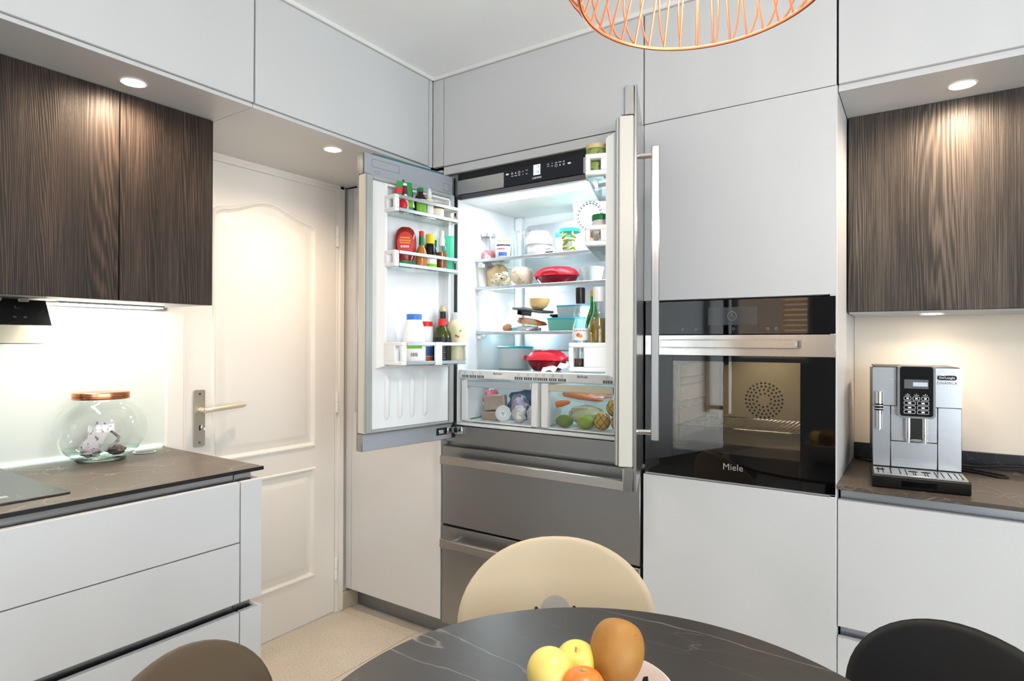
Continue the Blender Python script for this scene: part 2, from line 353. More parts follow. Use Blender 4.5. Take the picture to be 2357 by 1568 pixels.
FL = -EYE; CE = 2.50 - EYE; XL = -2.377; YB = 2.62; XR = 2.30; YR = -2.40
# ------------------------------------------------------------------ the room shell
floor = S('floor', G().box(XL-.15, XR+.1, YR-.1, YB+.1, FL-.06, FL-.004, 0), 'grout')
TS = .60; JX, JY = -1.907, 2.012
_tile = {}
for i in range(-1, 8):
    for j in range(-8, 2):
        x0 = JX + i*TS; y0 = JY + j*TS; x1 = x0+TS; y1 = y0+TS
        x0 = max(x0, XL-.05); x1 = min(x1, XR); y0 = max(y0, YR); y1 = min(y1, YB)
        if x1-x0 < .02 or y1-y0 < .02: continue
        key = (round(x1-x0, 3), round(y1-y0, 3))
        if key not in _tile: _tile[key] = G().box(.0012, key[0]-.0012, .0012, key[1]-.0012, -.008, 0, .0008).mesh('floor_tile', m='limestone')
        t = bpy.data.objects.new('floor_tile', _tile[key]); COL.objects.link(t); t.parent = floor; t.location = (x0, y0, FL + EYE)
S('ceiling', G().box(XL-.15, XR+.1, YR-.1, YB+.1, CE, CE+.08, 0), 'ceiling_white')
S('wall_back', G().box(XL-.15, XR+.1, YB, YB+.1, FL, CE, 0), 'wall_white')
# left wall with the door opening (y 1.23..2.0, top .745)
g = G(); g.box(XL-.13, XL-.012, YR-.1, 1.215, FL, CE, 0); g.box(XL-.13, XL-.012, 2.015, YB, FL, CE, 0); g.box(XL-.13, XL-.012, 1.215, 2.015, .765, CE, 0)
S('wall_left', g, 'wall_white')
# rear and right wall with window openings; the wide rear one is added for fill light
g = G(); W1 = (-1.62, -.86, -.19, .80); W3 = (1.15, 2.25, -.85, .95)
g.box(XL-.13, W1[0], YR-.1, YR, FL, CE, 0); g.box(W1[1], W3[0], YR-.1, YR, FL, CE, 0); g.box(W3[1], XR+.1, YR-.1, YR, FL, CE, 0)
for w in (W1, W3): g.box(w[0], w[1], YR-.1, YR, FL, w[2], 0); g.box(w[0], w[1], YR-.1, YR, w[3], CE, 0)
S('wall_rear', g, 'wall_rear_paint')
g = G(); vy0, vy1, vz0, vz1 = -1.80, 1.10, -.95, .95
g.box(XR, XR+.1, YR, vy0, FL, CE, 0); g.box(XR, XR+.1, vy1, YB, FL, CE, 0); g.box(XR, XR+.1, vy0, vy1, FL, vz0, 0); g.box(XR, XR+.1, vy0, vy1, vz1, CE, 0)
S('wall_right', g, 'wall_white')
def window(name, axis, a0, a1, z0, z1, at, n):
    w = T(name, None, None, ((a0+a1)/2 if axis == 'x' else at, at if axis == 'x' else (a0+a1)/2, z0), kind='structure')
    def bx(u0, u1, za, zb, d0, d1):
        return (u0, u1, at+d0, at+d1, za, zb) if axis == 'x' else (at+d0, at+d1, u0, u1, za, zb)
    k = (a1-a0)/n
    for i in range(n):
        u0 = a0+i*k; u1 = u0+k; g = G(); t = .055
        for q in ((u0, u0+t, z0, z1), (u1-t, u1, z0, z1), (u0+t, u1-t, z0, z0+t), (u0+t, u1-t, z1-t, z1)): g.box(*bx(*q, -.025, .025), c=.004)
        f = P(w, 'window_frame', g, 'window_frame'); P(f, 'pane', G().box(*bx(u0+t, u1-t, z0+t, z1-t, -.004, .004), c=0), 'sheet')
    g = G(); g.box(*bx(a1-k-.02, a1-k+.02, (z0+z1)/2-.06, (z0+z1)/2+.06, .025, .05)); P(w, 'window_handle', g, 'grey_dark_plastic')
window('window_1', 'x', *W1, YR-.05, 1)
window('fill_window', 'x', *W3, YR-.05, 2)  # unseen window, added for frontal fill light
window('window_2', 'y', vy0, vy1, vz0, vz1, XR+.05, 3)

# the house across the yard, seen only as a reflection in the oven glass
S('wall_exterior', G().box(-4.2, -1.6, -5.2, -5.1, FL, 1.9, 0), 'wall_brick')
t = T('window_shutter', 'orange timber shutter outside the rear window', 'shutter', (-1.1, -3.6, FL))
for i in range(26): P(t, 'slat', G().box(-1.35, -.55, -3.62, -3.60, -.55+.06*i, -.50+.06*i, .004), 'shutter')
P(t, 'brace', G().prism([(-1.3, -.5), (-1.22, -.5), (-.6, 1.0), (-.68, 1.0)], 'y', -3.60, -3.575), 'shutter')
# stone skirting beside the door and baseboards of the open walls
S('baseboard_left', G().box(XL-.012, XL+.014, 2.022, 2.12, FL, FL+.085, .002), 'skirting')
S('baseboard_rear', G().box(XL, XR, YR, YR+.012, FL, FL+.085, .002), 'skirting')

# ------------------------------------------------------------------ the panelled door
door = T('door_1', 'white panelled interior door with arched upper panel', None, (XL, 1.61, FL), kind='structure')
dy0, dy1, dz0, dz1 = 1.249, 1.974, -1.312, .737
def arch(y, top):       # upper edge of the arched panel
    u = (y-1.607)/.247
    return top - .012 + .058*math.cos(min(1, abs(u)/.92)*math.pi)*.5 + .029 - (.0 if abs(u) < .92 else .012*(abs(u)-.92)/.08)
def panel_ring(y0, y1, z0, ztop, x, n=28):
    pts = [(x, y0, z0), (x, y1, z0)]
    for i in range(n+1):
        y = y1 + (y0-y1)*i/n; pts.append((x, y, ztop(y)))
    return pts
g = G(); g.box(XL-.042, XL-.011, dy0, dy1, dz0, dz1, .001)
# face with two sunk fields: build the face as quads around the panels
UY0, UY1, UZ0 = 1.352, 1.862, -.492
LY0, LY1, LZ0, LZ1 = 1.352, 1.862, -1.105, -.588
xf = XL
up = lambda y: arch(y, .572)
def face_around(g):
    n = 28
    def q(y0, y1, z0, z1): g.add([(xf, y0, z0), (xf, y1, z0), (xf, y1, z1), (xf, y0, z1)], [(0, 1, 2, 3)])
    q(dy0, UY0, dz0, dz1); q(UY1, dy1, dz0, dz1); q(UY0, UY1, dz0, LZ0); q(UY0, UY1, LZ1, UZ0)
    for i in range(n):
        a = UY0+(UY1-UY0)*i/n; b = UY0+(UY1-UY0)*(i+1)/n
        g.add([(xf, a, up(a)), (xf, b, up(b)), (xf, b, dz1), (xf, a, dz1)], [(0, 1, 2, 3)])
face_around(g)
for y0, y1, z in ((dy0, dy1, dz0), (dy0, dy1, dz1)): g.add([(XL-.012, y0, z), (XL-.012, y1, z), (xf, y1, z), (xf, y0, z)], [(0, 1, 2, 3)])
for y in (dy0, dy1): g.add([(XL-.012, y, dz0), (xf, y, dz0), (xf, y, dz1), (XL-.012, y, dz1)], [(0, 1, 2, 3)])
leaf = P(door, 'door_leaf', g, 'door_paint')
def field(y0, y1, z0, ztop, name):
    g = G(); rings = []
    for off, dx in ((0, 0), (.005, .006), (.011, .005), (.014, -.002), (.022, -.010), (.03, -.010), (.058, .002), (.066, .0035)):
        rings.append(panel_ring(y0+off, y1-off, z0+off, (lambda o: lambda y: ztop(min(max(1.607+(y-1.607)*(y1-y0)/(y1-y0-2*o), y0), y1))-o)(off), xf+dx))
    g.loft(rings, False, True); P(leaf, name, g, 'door_paint', sharp=25)
field(UY0, UY1, UZ0, up, 'door_panel'); field(LY0, LY1, LZ0, lambda y: LZ1, 'door_panel')
# frame
g = G(); g.box(XL-.03, XL+.012, 1.17, 1.236, FL, .775, .004); g.box(XL-.03, XL+.006, 1.228, 1.2475, FL, .745, .002)
P(door, 'door_jamb', g, 'door_paint')
g = G(); g.box(XL-.03, XL+.012, 1.990, 2.024, FL, .775, .004); g.box(XL-.03, XL+.004, 1.9765, 1.994, FL, .745, .002); P(door, 'door_jamb', g, 'door_paint')
g = G(); g.box(XL-.03, XL+.012, 1.20, 2.02, .752, .776, .004); g.box(XL-.03, XL+.005, 1.236, 1.99, .740, .754, .002); P(door, 'door_head', g, 'door_paint')
for z in (.519, -.29, -1.105):
    g = G(); g.cyl((XL+.009, 1.979, z-.05), (XL+.009, 1.979, z-.001), .008, n=12); g.cyl((XL+.009, 1.979, z+.001), (XL+.009, 1.979, z+.05), .008, n=12); P(door, 'door_hinge', g, 'white_plastic')
g = G(); g.prism(rrect(1.277, 1.321, -.414, -.190, .006), 'x', XL, XL+.009); plate = P(door, 'handle_plate', g, 'nickel')
for z in (-.205, -.398): P(plate, 'screw', G().cyl((XL+.009, 1.299, z), (XL+.0105, 1.299, z), .0045, n=10), 'stainless_dark')
g = G(); g.cyl((XL+.009, 1.302, -.269), (XL+.05, 1.302, -.269), .0105, n=16); P(plate, 'spindle', g, 'brass_pale')
g = G(); g.tube([(XL+.05, 1.297, -.269), (XL+.054, 1.315, -.268), (XL+.055, 1.34, -.266), (XL+.055, 1.40, -.263), (XL+.053, 1.455, -.260), (XL+.048, 1.468, -.260)], [.009, .0095, .010, .0095, .0095, .007], 12); P(plate, 'lever', g, 'brass_pale')
g = G(); g.prism(rrect(1.297, 1.304, -.350, -.330, .003), 'x', XL+.009, XL+.0096); P(plate, 'keyhole', g, 'dark_hole')
g = G(); g.tube([(XL+.012, 1.301, -.338), (XL+.03, 1.301, -.338)], .0025, 8); g.tube([(XL+.03, 1.301 + .007*math.cos(a), -.338+.012*math.sin(a)) for a in [2*math.pi*i/14 for i in range(14)]], .0022, 8, True); P(plate, 'key', g, 'chrome')

# ------------------------------------------------------------------ white upper cabinets over the left wall
FT = .019                        # front thickness
TOPZ = 1.163                     # top of the cabinet fronts, a shadow gap to the ceiling
def upper_left(name, label, y0, y1, fill=None):
    t = T(name, label, 'cabinet', (-2.09, (y0+y1)/2, .78), group='white upper cabinets under the ceiling')
    g = G(); g.box(XL-.011, -1.803-FT-.001, y0, y1, .782, TOPZ-.004, .001); P(t, 'carcass', g, 'seam_shade')
    g = G(); g.box(-1.803-FT, -1.803, y0+.0018, y1-.0018, .782, TOPZ, .0012); P(t, 'cabinet_door', g, 'lacquer')
    return t
upper_left('upper_cabinet', 'white upper cabinet above the left wood wall cabinet', -.35, 1.163)
upper_left('upper_cabinet', 'white upper cabinet bridging over the panelled door', 1.165, 2.008)
g = G(); g.box(-2.37, -1.803, 2.0105, 2.033, .78, TOPZ, .001); g.box(-1.803, -1.743, 2.035, 2.055, .78, TOPZ, .001)
ONE('filler_strip', 'narrow white filler in the corner between the upper cabinets', 'filler', g, 'lacquer', (-1.803, 2.03, .78))
# soffit board under the left upper cabinets (two boards, joint at y 1.163)
for nm, lb, y0, y1 in (('soffit_board', 'white soffit with downlight over the wood wall cabinet', -.35, 1.1625), ('soffit_board', 'white soffit with downlight in front of the panelled door', 1.1645, 2.033)):
    g = G(); g.box(XL-.011, -1.812, y0, y1, .768, .7805, .0008); ONE(nm, lb, 'soffit', g, 'lacquer', (-2.09, (y0+y1)/2, .768))
g = G(); g.box(-2.36, -1.795, -.35, 2.033, TOPZ+.002, CE, .0); g.box(-1.803, 1.2, 2.027, 2.5, TOPZ+.002, CE, 0); ONE('ceiling_filler', 'slim white closing strip between upper cabinets and ceiling', 'filler', g, 'wall_white', (-1.9, 2.0, TOPZ))

# upper cabinets of the back wall
def upper_back(label, x0, x1):
    t = T('upper_cabinet', label, 'cabinet', ((x0+x1)/2, 2.32, .775), group='white upper cabinets under the ceiling')
    P(t, 'carcass', G().box(x0, x1, 2.035+FT+.001, 2.6, .777, TOPZ-.004, .001), 'seam_shade')
    P(t, 'cabinet_door', G().box(x0+.0018, x1-.0018, 2.035, 2.035+FT, .777, TOPZ, .0012), 'lacquer'); return t
upper_back('white upper cabinet above the open fridge', -1.741, -.8155)
upper_back('white upper cabinet above the oven column', -.8135, -.2075)
upper_back('white upper cabinet above the right wood wall cabinet', -.2055, 1.2)
g = G(); g.box(-.2045, 1.2, 2.046, 2.6, .757, .7765, .0008); ONE('soffit_board', 'white soffit with downlight above the right wood cabinet', 'soffit', g, 'lacquer', (.2, 2.3, .757))
# white rail above the fridge opening
g = G(); g.box(-1.741, -.8155, 2.037, 2.06, .738, .7735, .001); ONE('filler_strip', 'horizontal white rail directly above the fridge', 'filler', g, 'lacquer', (-1.28, 2.04, .738))

# ------------------------------------------------------------------ tall white cabinet left of the fridge
t = T('tall_cabinet', 'tall narrow white cabinet between panelled door and fridge', 'cabinet', (-2.05, 2.3, FL))
P(t, 'carcass', G().box(-2.36, -1.749, 2.056, 2.6, FL+.105, .762, .001), 'lacquer')
P(t, 'cabinet_door', G().box(-2.322, -1.7485, 2.035, 2.054, FL+.107, .762, .0012), 'lacquer')
P(t, 'filler', G().box(-2.364, -2.3235, 2.035, 2.054, FL+.107, .762, .0012), 'lacquer')
P(t, 'plinth', G().box(-2.36, -1.7485, 2.113, 2.128, FL, FL+.104, .001), 'alu_plinth')

# ------------------------------------------------------------------ oven column
t = T('oven_column', 'tall white cabinet column housing the black oven', 'cabinet', (-.51, 2.3, FL))
g = G(); g.box(-.8135, -.7955, 2.056, 2.6, FL+.105, .7755, .001); P(t, 'side_panel', g, 'lacquer')
g = G(); g.box(-.226, -.2065, 2.037, 2.6, FL+.105, .7755, .001); P(t, 'side_panel', g, 'lacquer')
P(t, 'back_panel', G().box(-.795, -.226, 2.585, 2.6, FL+.105, .7755, .001), 'lacquer')
P(t, 'cabinet_door', G().box(-.812, -.2085, 2.035, 2.054, .151, .7745, .0012), 'lacquer')
P(t, 'cabinet_door', G().box(-.812, -.2085, 2.035, 2.054, -1.21, -.457, .0012), 'lacquer')
P(t, 'shelf_board', G().box(-.795, -.226, 2.056, 2.585, -.470, -.452, .001), 'lacquer'); P(t, 'shelf_board', G().box(-.795, -.226, 2.056, 2.585, .150, .168, .001), 'lacquer')
P(t, 'plinth', G().box(-.81, -.21, 2.113, 2.128, FL, FL+.104, .001), 'alu_plinth')

# ------------------------------------------------------------------ left base cabinets
t = T('drawer_cabinet', 'white base cabinet with three wide drawers under the hob', 'cabinet', (-2.05, .6, FL))
fx = -1.72
g = G(); g.box(-2.36, fx-.045, -.35, 1.065, FL+.1, -.412, .001); P(t, 'carcass', g, 'seam_shade')
P(t, 'drawer_front', G().box(fx-.02, fx, -.35, 1.0700, -.6100, -.427, .0015), 'lacquer')
P(t, 'drawer_front', G().box(fx-.02, fx, -.35, 1.0705, -.795, -.6130, .0015), 'lacquer')
P(t, 'drawer_front', G().box(fx-.02, fx, -.35, 1.0705, FL+.1, -.824, .0015), 'lacquer')
for z0, z1 in ((-.47, -.4065), (-.86, -.792)):
    g = G(); g.box(fx-.044, fx-.034, -.35, 1.068, z0, z1, .0008); g.box(fx-.034, fx-.0205, -.35, 1.068, z0, z0+.005, .0005); P(t, 'grip_channel', g, 'alu')
P(t, 'plinth', G().box(fx-.08, fx-.065, -.35, 1.1, FL, FL+.099, .001), 'alu_plinth')
# hollow end post
t = T('end_panel', 'white end panel closing the left base cabinets', 'panel', (-1.9, 1.11, FL))
for z0, z1 in ((-.795, -.427), (FL+.1, -.824)):
    g = G(); g.box(fx-.02, fx, 1.0740, 1.145, z0, z1, .0015); g.box(-2.36, fx-.0202, 1.128, 1.145, z0, z1, .001); P(t, 'panel', g, 'lacquer')
P(t, 'core', G().box(-2.35, fx-.034, 1.07, 1.1275, FL+.1, -.4065, .001), 'alu')
t = T('worktop', 'dark veined stone worktop carrying hob and glass jar', 'worktop', (-2.05, .6, -.406))
P(t, 'slab', G().box(XL+.001, -1.739, -.35, 1.162, -.406, -.394, .001), 'worktop_stone')
P(t, 'slab_edge', G().box(-1.7392, -1.7382, -.35, 1.1622, -.4055, -.3945, .0), 'black_matte')
# ------------------------------------------------------------------ right base cabinets
t = T('drawer_cabinet', 'white base cabinet with drawers under the coffee machine', 'cabinet', (.2, 2.3, FL))
P(t, 'carcass', G().box(-.2, 1.2, 2.08, 2.585, FL+.1, -.429, .001), 'seam_shade')
P(t, 'drawer_front', G().box(-.2045, 1.2, 2.035, 2.055, -.835, -.459, .0015), 'lacquer')
P(t, 'drawer_front', G().box(-.2045, 1.2, 2.035, 2.055, FL+.1, -.866, .0015), 'lacquer')
for z0, z1 in ((-.49, -.4275), (-.90, -.832)):
    g = G(); g.box(-.2, 1.2, 2.069, 2.079, z0, z1, .0008); g.box(-.2, 1.2, 2.056, 2.069, z0+.02, z0+.024, .0005); P(t, 'grip_channel', g, 'alu_pale')
P(t, 'plinth', G().box(-.2, 1.2, 2.113, 2.128, FL, FL+.099, .001), 'alu_plinth')
t = T('worktop', 'dark brown stone worktop under the coffee machine', 'worktop', (.2, 2.3, -.427))
P(t, 'slab', G().box(-.2055, 1.22, 2.019, 2.589, -.427, -.415, .001), 'worktop_stone')
P(t, 'upstand', G().box(-.2055, 1.22, 2.577, 2.589, -.4148, -.361, .001), 'upstand_stone')
S('wall_niche', G().box(-.2055, 1.26, 2.59, 2.6, -.5, .79, 0), 'wall_cream')

# ------------------------------------------------------------------ wood wall cabinets
t = T('wall_cabinet', 'dark wood wall cabinet hanging above the left worktop', 'cabinet', (-2.2, .7, .128))
P(t, 'carcass', G().box(XL-.01, -2.034-.02, -.35, 1.156, .131, .766, .001), 'lacquer')
P(t, 'cabinet_door', G().box(-2.053, -2.033, .262, .8605, .127, .766, .0012), 'wood_left')
P(t, 'cabinet_door', G().box(-2.053, -2.033, -.34, .2590, .127, .766, .0012), 'wood_left')
P(t, 'cabinet_door', G().box(-2.053, -2.033, .8635, 1.157, .127, .766, .0012), 'wood_left')
P(t, 'side_panel', G().box(XL-.01, -2.0535, 1.1562, 1.1575, .128, .766, .0003), 'lacquer')
t = T('wall_cabinet', 'greyish wood wall cabinet above the coffee machine', 'cabinet', (.2, 2.45, .108))
P(t, 'carcass', G().box(-.2, 1.2, 2.319, 2.585, .103, .755, .001), 'lacquer')
P(t, 'cabinet_door', G().box(-.201, .395, 2.298, 2.318, .109, .755, .0012), 'wood_right')
P(t, 'cabinet_door', G().box(.398, 1.2, 2.298, 2.318, .109, .755, .0012), 'wood_right')

# backlit glass splashback with led strips
t = T('splashback', 'white glowing glass splashback behind the jar', 'splashback', (XL, .6, -.394))
P(t, 'glass_panel', G().box(XL-.010, XL, -.35, 1.172, -.3935, .118, .001), 'splash')
P(t, 'led_strip', G().box(XL+.0005, XL+.0045, -.35, 1.16, -.3935, -.3885, .0005), 'led_green')
P(t, 'top_profile', G().box(XL, XL+.02, -.35, 1.165, .118, .131, .001), 'alu')
P(t, 'edge_profile', G().box(XL-.010, XL+.002, 1.1725, 1.178, -.3935, .126, .0005), 'white_plastic')
l = T('under_cabinet_light', 'warm white light strip under the left wood cabinet', 'light strip', (-2.25, .9, .122))
P(l, 'housing', G().box(-2.34, -2.30, .80, 1.13, .1245, .1305, .001), 'alu'); P(l, 'diffuser', G().box(-2.337, -2.303, .805, 1.125, .1215, .1245, .0005), 'lamp_lens')
o = area_light('strip_light', (-2.318, .78, .119), (-.18, 0, -1), .03, .70, 2.0, (1., .88, .74)); o.rotation_euler = Vector((-.18, 0, -1)).to_track_quat('-Z', 'Y').to_euler()
# ------------------------------------------------------------------ recessed downlights
def downlight(label, x, y, z, power, size=110, r_=.033):
    t = T('downlight', label, 'downlight', (x, y, z), group='recessed warm downlights')
    prof = [(r_, z), (r_+.004, z-.002), (r_+.005, z), (r_+.004, z+.0005)]
    P(t, 'trim_ring', G().lathe(x, y, [(r_-.004, z-.0008), (r_, z-.003), (r_+.005, z-.0006)], 28), 'white_plastic')
    P(t, 'lens', G().lathe(x, y, [(0, z-.0012), (r_-.003, z-.0012), (r_-.003, z-.0005)], 28), 'lamp_lens')
    d = bpy.data.lights.new('downlight_beam', 'SPOT'); d.energy = power; d.color = (1., .76, .54); d.spot_size = R(size); d.spot_blend = 1.; d.shadow_soft_size = .025
    o = bpy.data.objects.new('downlight_beam', d); COL.objects.link(o); o.parent = t; o.location = (0, 0, -.006)
downlight('glowing downlight in the soffit above the left wood cabinet', -1.931, .854, .768, 22, 172)
downlight('glowing downlight in the soffit in front of the panelled door', -1.937, 1.592, .768, 28, 160)
downlight('glowing downlight in the soffit above the right wood cabinet', .099, 2.184, .757, 22, 172)
downlight('glowing downlight under the right wood cabinet', .03, 2.42, .103, 4.2, 150)
# ------------------------------------------------------------------ the fridge
fr = T('fridge', 'stainless steel fridge freezer standing open with two doors', 'fridge', (-1.281, 2.3, FL))
g = G()
g.box(-1.741, -1.671, 2.052, 2.6, -.43, .735, .001); g.box(-.893, -.821, 2.052, 2.6, -.43, .735, .001)
g.box(-1.671, -.893, 2.052, 2.6, .625, .735, .001); g.box(-1.671, -.893, 2.052, 2.6, -.43, -.356, .001); g.box(-1.671, -.893, 2.54, 2.6, -.356, .625, .001)
g.box(-1.741, -.821, 2.075, 2.6, FL+.1, -.432, .001)
body = P(fr, 'body', g, 'steel')
g = G()     # white inner liner
g.box(-1.670, -1.664, 2.046, 2.53, -.354, .624, .0015); g.box(-.90, -.894, 2.046, 2.53, -.354, .624, .0015); g.box(-1.664, -.90, 2.055, 2.53, .6185, .624, .001)
g.box(-1.664, -.90, 2.040, 2.53, -.354, -.340, .003); g.box(-1.664, -.90, 2.51, 2.53, -.340, .6185, .001); g.box(-1.664, -1.622, 2.478, 2.51, -.10, .6185, .008)
P(fr, 'liner', g, 'white_plastic')
g = G(); g.prism(rrect(-1.612, -.92, -.03, .575, .03), 'y', 2.500, 2.509); bp = P(fr, 'back_panel', g, 'alu_pale')
for x, z in ((-1.585, .545), (-1.3, .545), (-1.585, .10)): P(bp, 'screw', G().cyl((x, 2.4985, z), (x, 2.500, z), .011, n=14), 'grey_plastic')
g = G(); g.prism(rrect(-1.54, -.95, 2.088, 2.165, .01), 'z', .6165, .6185); P(fr, 'lamp_panel', g, 'led_cool')
area_light('fridge_light', (-1.26, 2.135, .612), (0, .15, -1), .58, .06, 2.4, (.86, .93, 1.))
area_light('fridge_side_light', (-1.655, 2.30, .12), (1, .1, -.1), .05, .16, 2.2, (.86, .93, 1.))
P(fr, 'side_lamp', G().box(-1.664, -1.658, 2.24, 2.32, .075, .225, .002), 'led_cool')
P(fr, 'side_lamp', G().box(-.906, -.9, 2.24, 2.32, .075, .225, .002), 'led_cool')  # mostly hidden twin lamp, added to brighten the food fronts
area_light('fridge_right_fill', (-.912, 2.28, .15), (-1, -.25, -.1), .05, .16, 1.4, (.86, .93, 1.))
# fan cover
fcx, fcz, fcy = -1.19, .553, 2.36
g = G(); g.prism([(-1.275, .6175), (-1.262, .545), (-1.235, .49), (-1.19, .470), (-.905, .470), (-.905, .6175)], 'y', fcy, 2.5); fan = P(fr, 'fan_cover', g, 'white_plastic')
g = G()
for r0, r1, n_, du in ((.052, .0565, 22, .62), (.060, .063, 22, .62)):
    for i in range(n_):
        a0 = 2*math.pi*i/n_; a1 = a0 + 2*math.pi/n_*du
        if fcz + r1*math.sin(a0) > .6175 or fcz + r1*math.sin(a1) > .6175: continue
        g.prism([(fcx+r_*math.cos(a), fcz+r_*math.sin(a)) for r_, a in ((r0, a0), (r1, a0), (r1, a1), (r0, a1))], 'y', fcy-.0004, fcy)
k = P(fan, 'air_slots', g, 'dark_ink'); k['kind'] = 'stuff'
P(fan, 'lettering', G().text('PowerCooling', .014, (fcx, fcy-.0004, fcz), (1, 0, 0), (0, 0, 1)), 'grey_ink')
# top control band
g = G(); g.box(-1.668, -.895, 2.0475, 2.0515, .7055, .7345, .0); P(fr, 'vent_strip', g, 'black_matte')  # flat black strip set on the body front
g = G(); g.box(-1.668, -.895, 2.050, 2.0515, .624, .642, .0006); P(fr, 'trim_strip', g, 'stainless_dark')
for x0, x1 in ((-1.668, -1.424), (-1.058, -.895)): P(fr, 'fascia', G().box(x0, x1, 2.044, 2.0515, .643, .704, .0006), 'steel_bright')
cp = P(fr, 'control_panel', G().box(-1.4235, -1.0585, 2.043, 2.0515, .643, .714, .0006), 'panel_navy')
yc = 2.0425
P(cp, 'display', G().box(-1.279, -1.247, yc, yc+.0004, .669, .711-.001, 0), 'lcd')
g = G(); g.text('3', .017, (-1.256, yc-.0003, .701), (1, 0, 0), (0, 0, 1)); g.text('-18', .015, (-1.262, yc-.0003, .680), (1, 0, 0), (0, 0, 1)); P(cp, 'display_digits', g, 'lcd_ink')
P(cp, 'lettering', G().text('LIEBHERR', .0105, (-1.2625, yc-.0001, .6575), (1, 0, 0), (0, 0, 1), .0002), 'white_glow_ink')
g = G()
def ring(g, cx, cz, r_, w=.0007): g.tube([(cx+r_*math.cos(2*math.pi*i/12), yc, cz+r_*math.sin(2*math.pi*i/12)) for i in range(12)], w, 4, True)
def chev(g, cx, cz, s_): g.tube([(cx-.0045, yc, cz-s_*.0025), (cx, yc, cz+s_*.0025), (cx+.0045, yc, cz-s_*.0025)], .0007, 4)
def pill(g, cx, cz): g.prism(rrect(cx-.007, cx+.007, cz-.003, cz+.003, .0025, 3), 'y', yc-.0001, yc+.0004)
for sx, x0 in ((1, -1.405), (-1, -1.117)):
    pill(g, x0, .692)
    ring(g, x0+sx*.024, .692, .0035); ring(g, x0+sx*.058, .692, .005); g.prism([(x0+sx*.041-.003, .689), (x0+sx*.041+.003, .689), (x0+sx*.041, .697)], 'y', yc-.0001, yc+.0004)
    chev(g, x0+sx*.076, .693, sx); chev(g, x0+sx*.094, .695, -sx)
    for k, w in ((.024, .004), (.041, .0065), (.058, .005), (.076, .002), (.094, .004)): g.box(x0+sx*k-w, x0+sx*k+w, yc-.0001, yc+.0003, .692-sx*.011-.001, .692-sx*.011+.001, 0)
k = P(cp, 'icons', g, 'white_glow_ink'); k['kind'] = 'stuff'
# glass shelves
for z, yf, x1 in ((.372, 2.165, -.905), (.247, 2.165, -.905), (.048, 2.175, -.905)):
    s_ = P(fr, 'glass_shelf', G().box(-1.655, x1, yf+.012, 2.47, z-.004, z, .0006), 'shelf_glass')
    P(s_, 'front_trim', G().box(-1.66, x1, yf, yf+.014, z-.009, z+.005, .002), 'alu_pale')
    for x in (-1.661, x1-.001): P(s_, 'shelf_rail', G().box(x, x+.006, yf+.014, 2.47, z-.012, z-.0045, .001), 'white_plastic')
    g = G()
    for k in (.0,): g.box(-1.663, -1.640, 2.18, 2.21, z-.03, z-.0125, .002)
    P(s_, 'bracket', g, 'white_plastic')
P(fr, 'vegetable_cover', G().box(-1.663, -.901, 2.096, 2.47, -.122, -.116, .001), 'shelf_glass')
g = G(); g.box(-1.663, -.901, 2.052, 2.096, -.152, -.1145, .003); ctl = P(fr, 'humidity_panel', g, 'white_plastic')
yk = 2.0515; g = G(); gl_ = G(); gi = G(); gt = G()
for x0 in (-1.656, -1.262):
    for k, (a, w) in enumerate(((.012, .034), (.053, .034), (.094, .034), (.285, .038), (.330, .038), (.374, .030))):
        if x0+a+w > -.905: continue
        g.box(x0+a, x0+a+w, yk, yk+.002, -.1475, -.136, 0)
        for q in range(1, 4): gl_.box(x0+a+w*q/4-.001, x0+a+w*q/4+.001, yk-.0006, yk+.001, -.1475, -.136, 0)
        gi.tube([(x0+a+w/2+.004*math.cos(2*math.pi*i/10), yk, -.1275+.004*math.sin(2*math.pi*i/10)) for i in range(10)], .0005, 4, True)
    gl_.box(x0+.14, x0+.245, yk-.001, yk+.001, -.1475, -.136, .0005)
    gt.text('BioFresh', .0125, (x0+.20, yk-.0002, -.1265), (1, 0, 0), (0, 0, 1))

for nm, g_, m_ in (('vent_slots', g, 'grey_dark_plastic'), ('slider', gl_, 'white_plastic'), ('icons', gi, 'grey_ink')): k = P(ctl, nm, g_, m_); k['kind'] = 'stuff'
P(ctl, 'lettering', gt, 'grey_ink')
for x0, x1 in ((-1.648, -1.262), (-1.246, -.905)):
    g = G(); g.box(x0, x0+.034, 2.05, 2.075, -.334, -.158, .004); g.box(x1-.03, x1, 2.05, 2.075, -.334, -.158, .004)
    g.box(x0+.034, x1-.03, 2.055, 2.42, -.336, -.330, .001); g.box(x0, x0+.004, 2.075, 2.42, -.33, -.17, .001); g.box(x1-.004, x1, 2.075, 2.42, -.33, -.17, .001); g.box(x0, x1, 2.42, 2.424, -.33, -.17, .001)
    dr = P(fr, 'crisper_drawer', g, 'white_plastic')
    P(dr, 'pull_strip', G().box(x0+.034, x1-.03, 2.049, 2.062, -.187, -.160, .002), 'brass_pale' if x0 > -1.4 else 'alu_pale')
    P(dr, 'front_pane', G().box(x0+.034, x1-.03, 2.056, 2.059, -.330, -.187, .0005), 'crisper_glass')
P(fr, 'lower_rail', G().box(-1.668, -.895, 2.040, 2.05, -.432, -.357, .0008), 'steel')
# freezer drawers
for z0, z1, hz in ((-.789, -.447, -.4965), (-1.222, -.797, -.8525)):
    d = P(fr, 'freezer_drawer', G().box(-1.741, -.823, 2.035, 2.074, z0, z1, .002), 'steel')
    P(d, 'handle', G().box(-1.702, -.858, 1.972, 1.990, hz-.0185, hz+.0185, .003), 'steel_bright')
    for x in (-1.66, -.92): P(d, 'handle_post', G().cyl((x, 1.990, hz), (x, 2.035, hz), .008, n=12), 'chrome')
P(fr, 'plinth', G().box(-1.741, -.823, 2.11, 2.13, FL, FL+.097, .001), 'grey_dark_plastic')
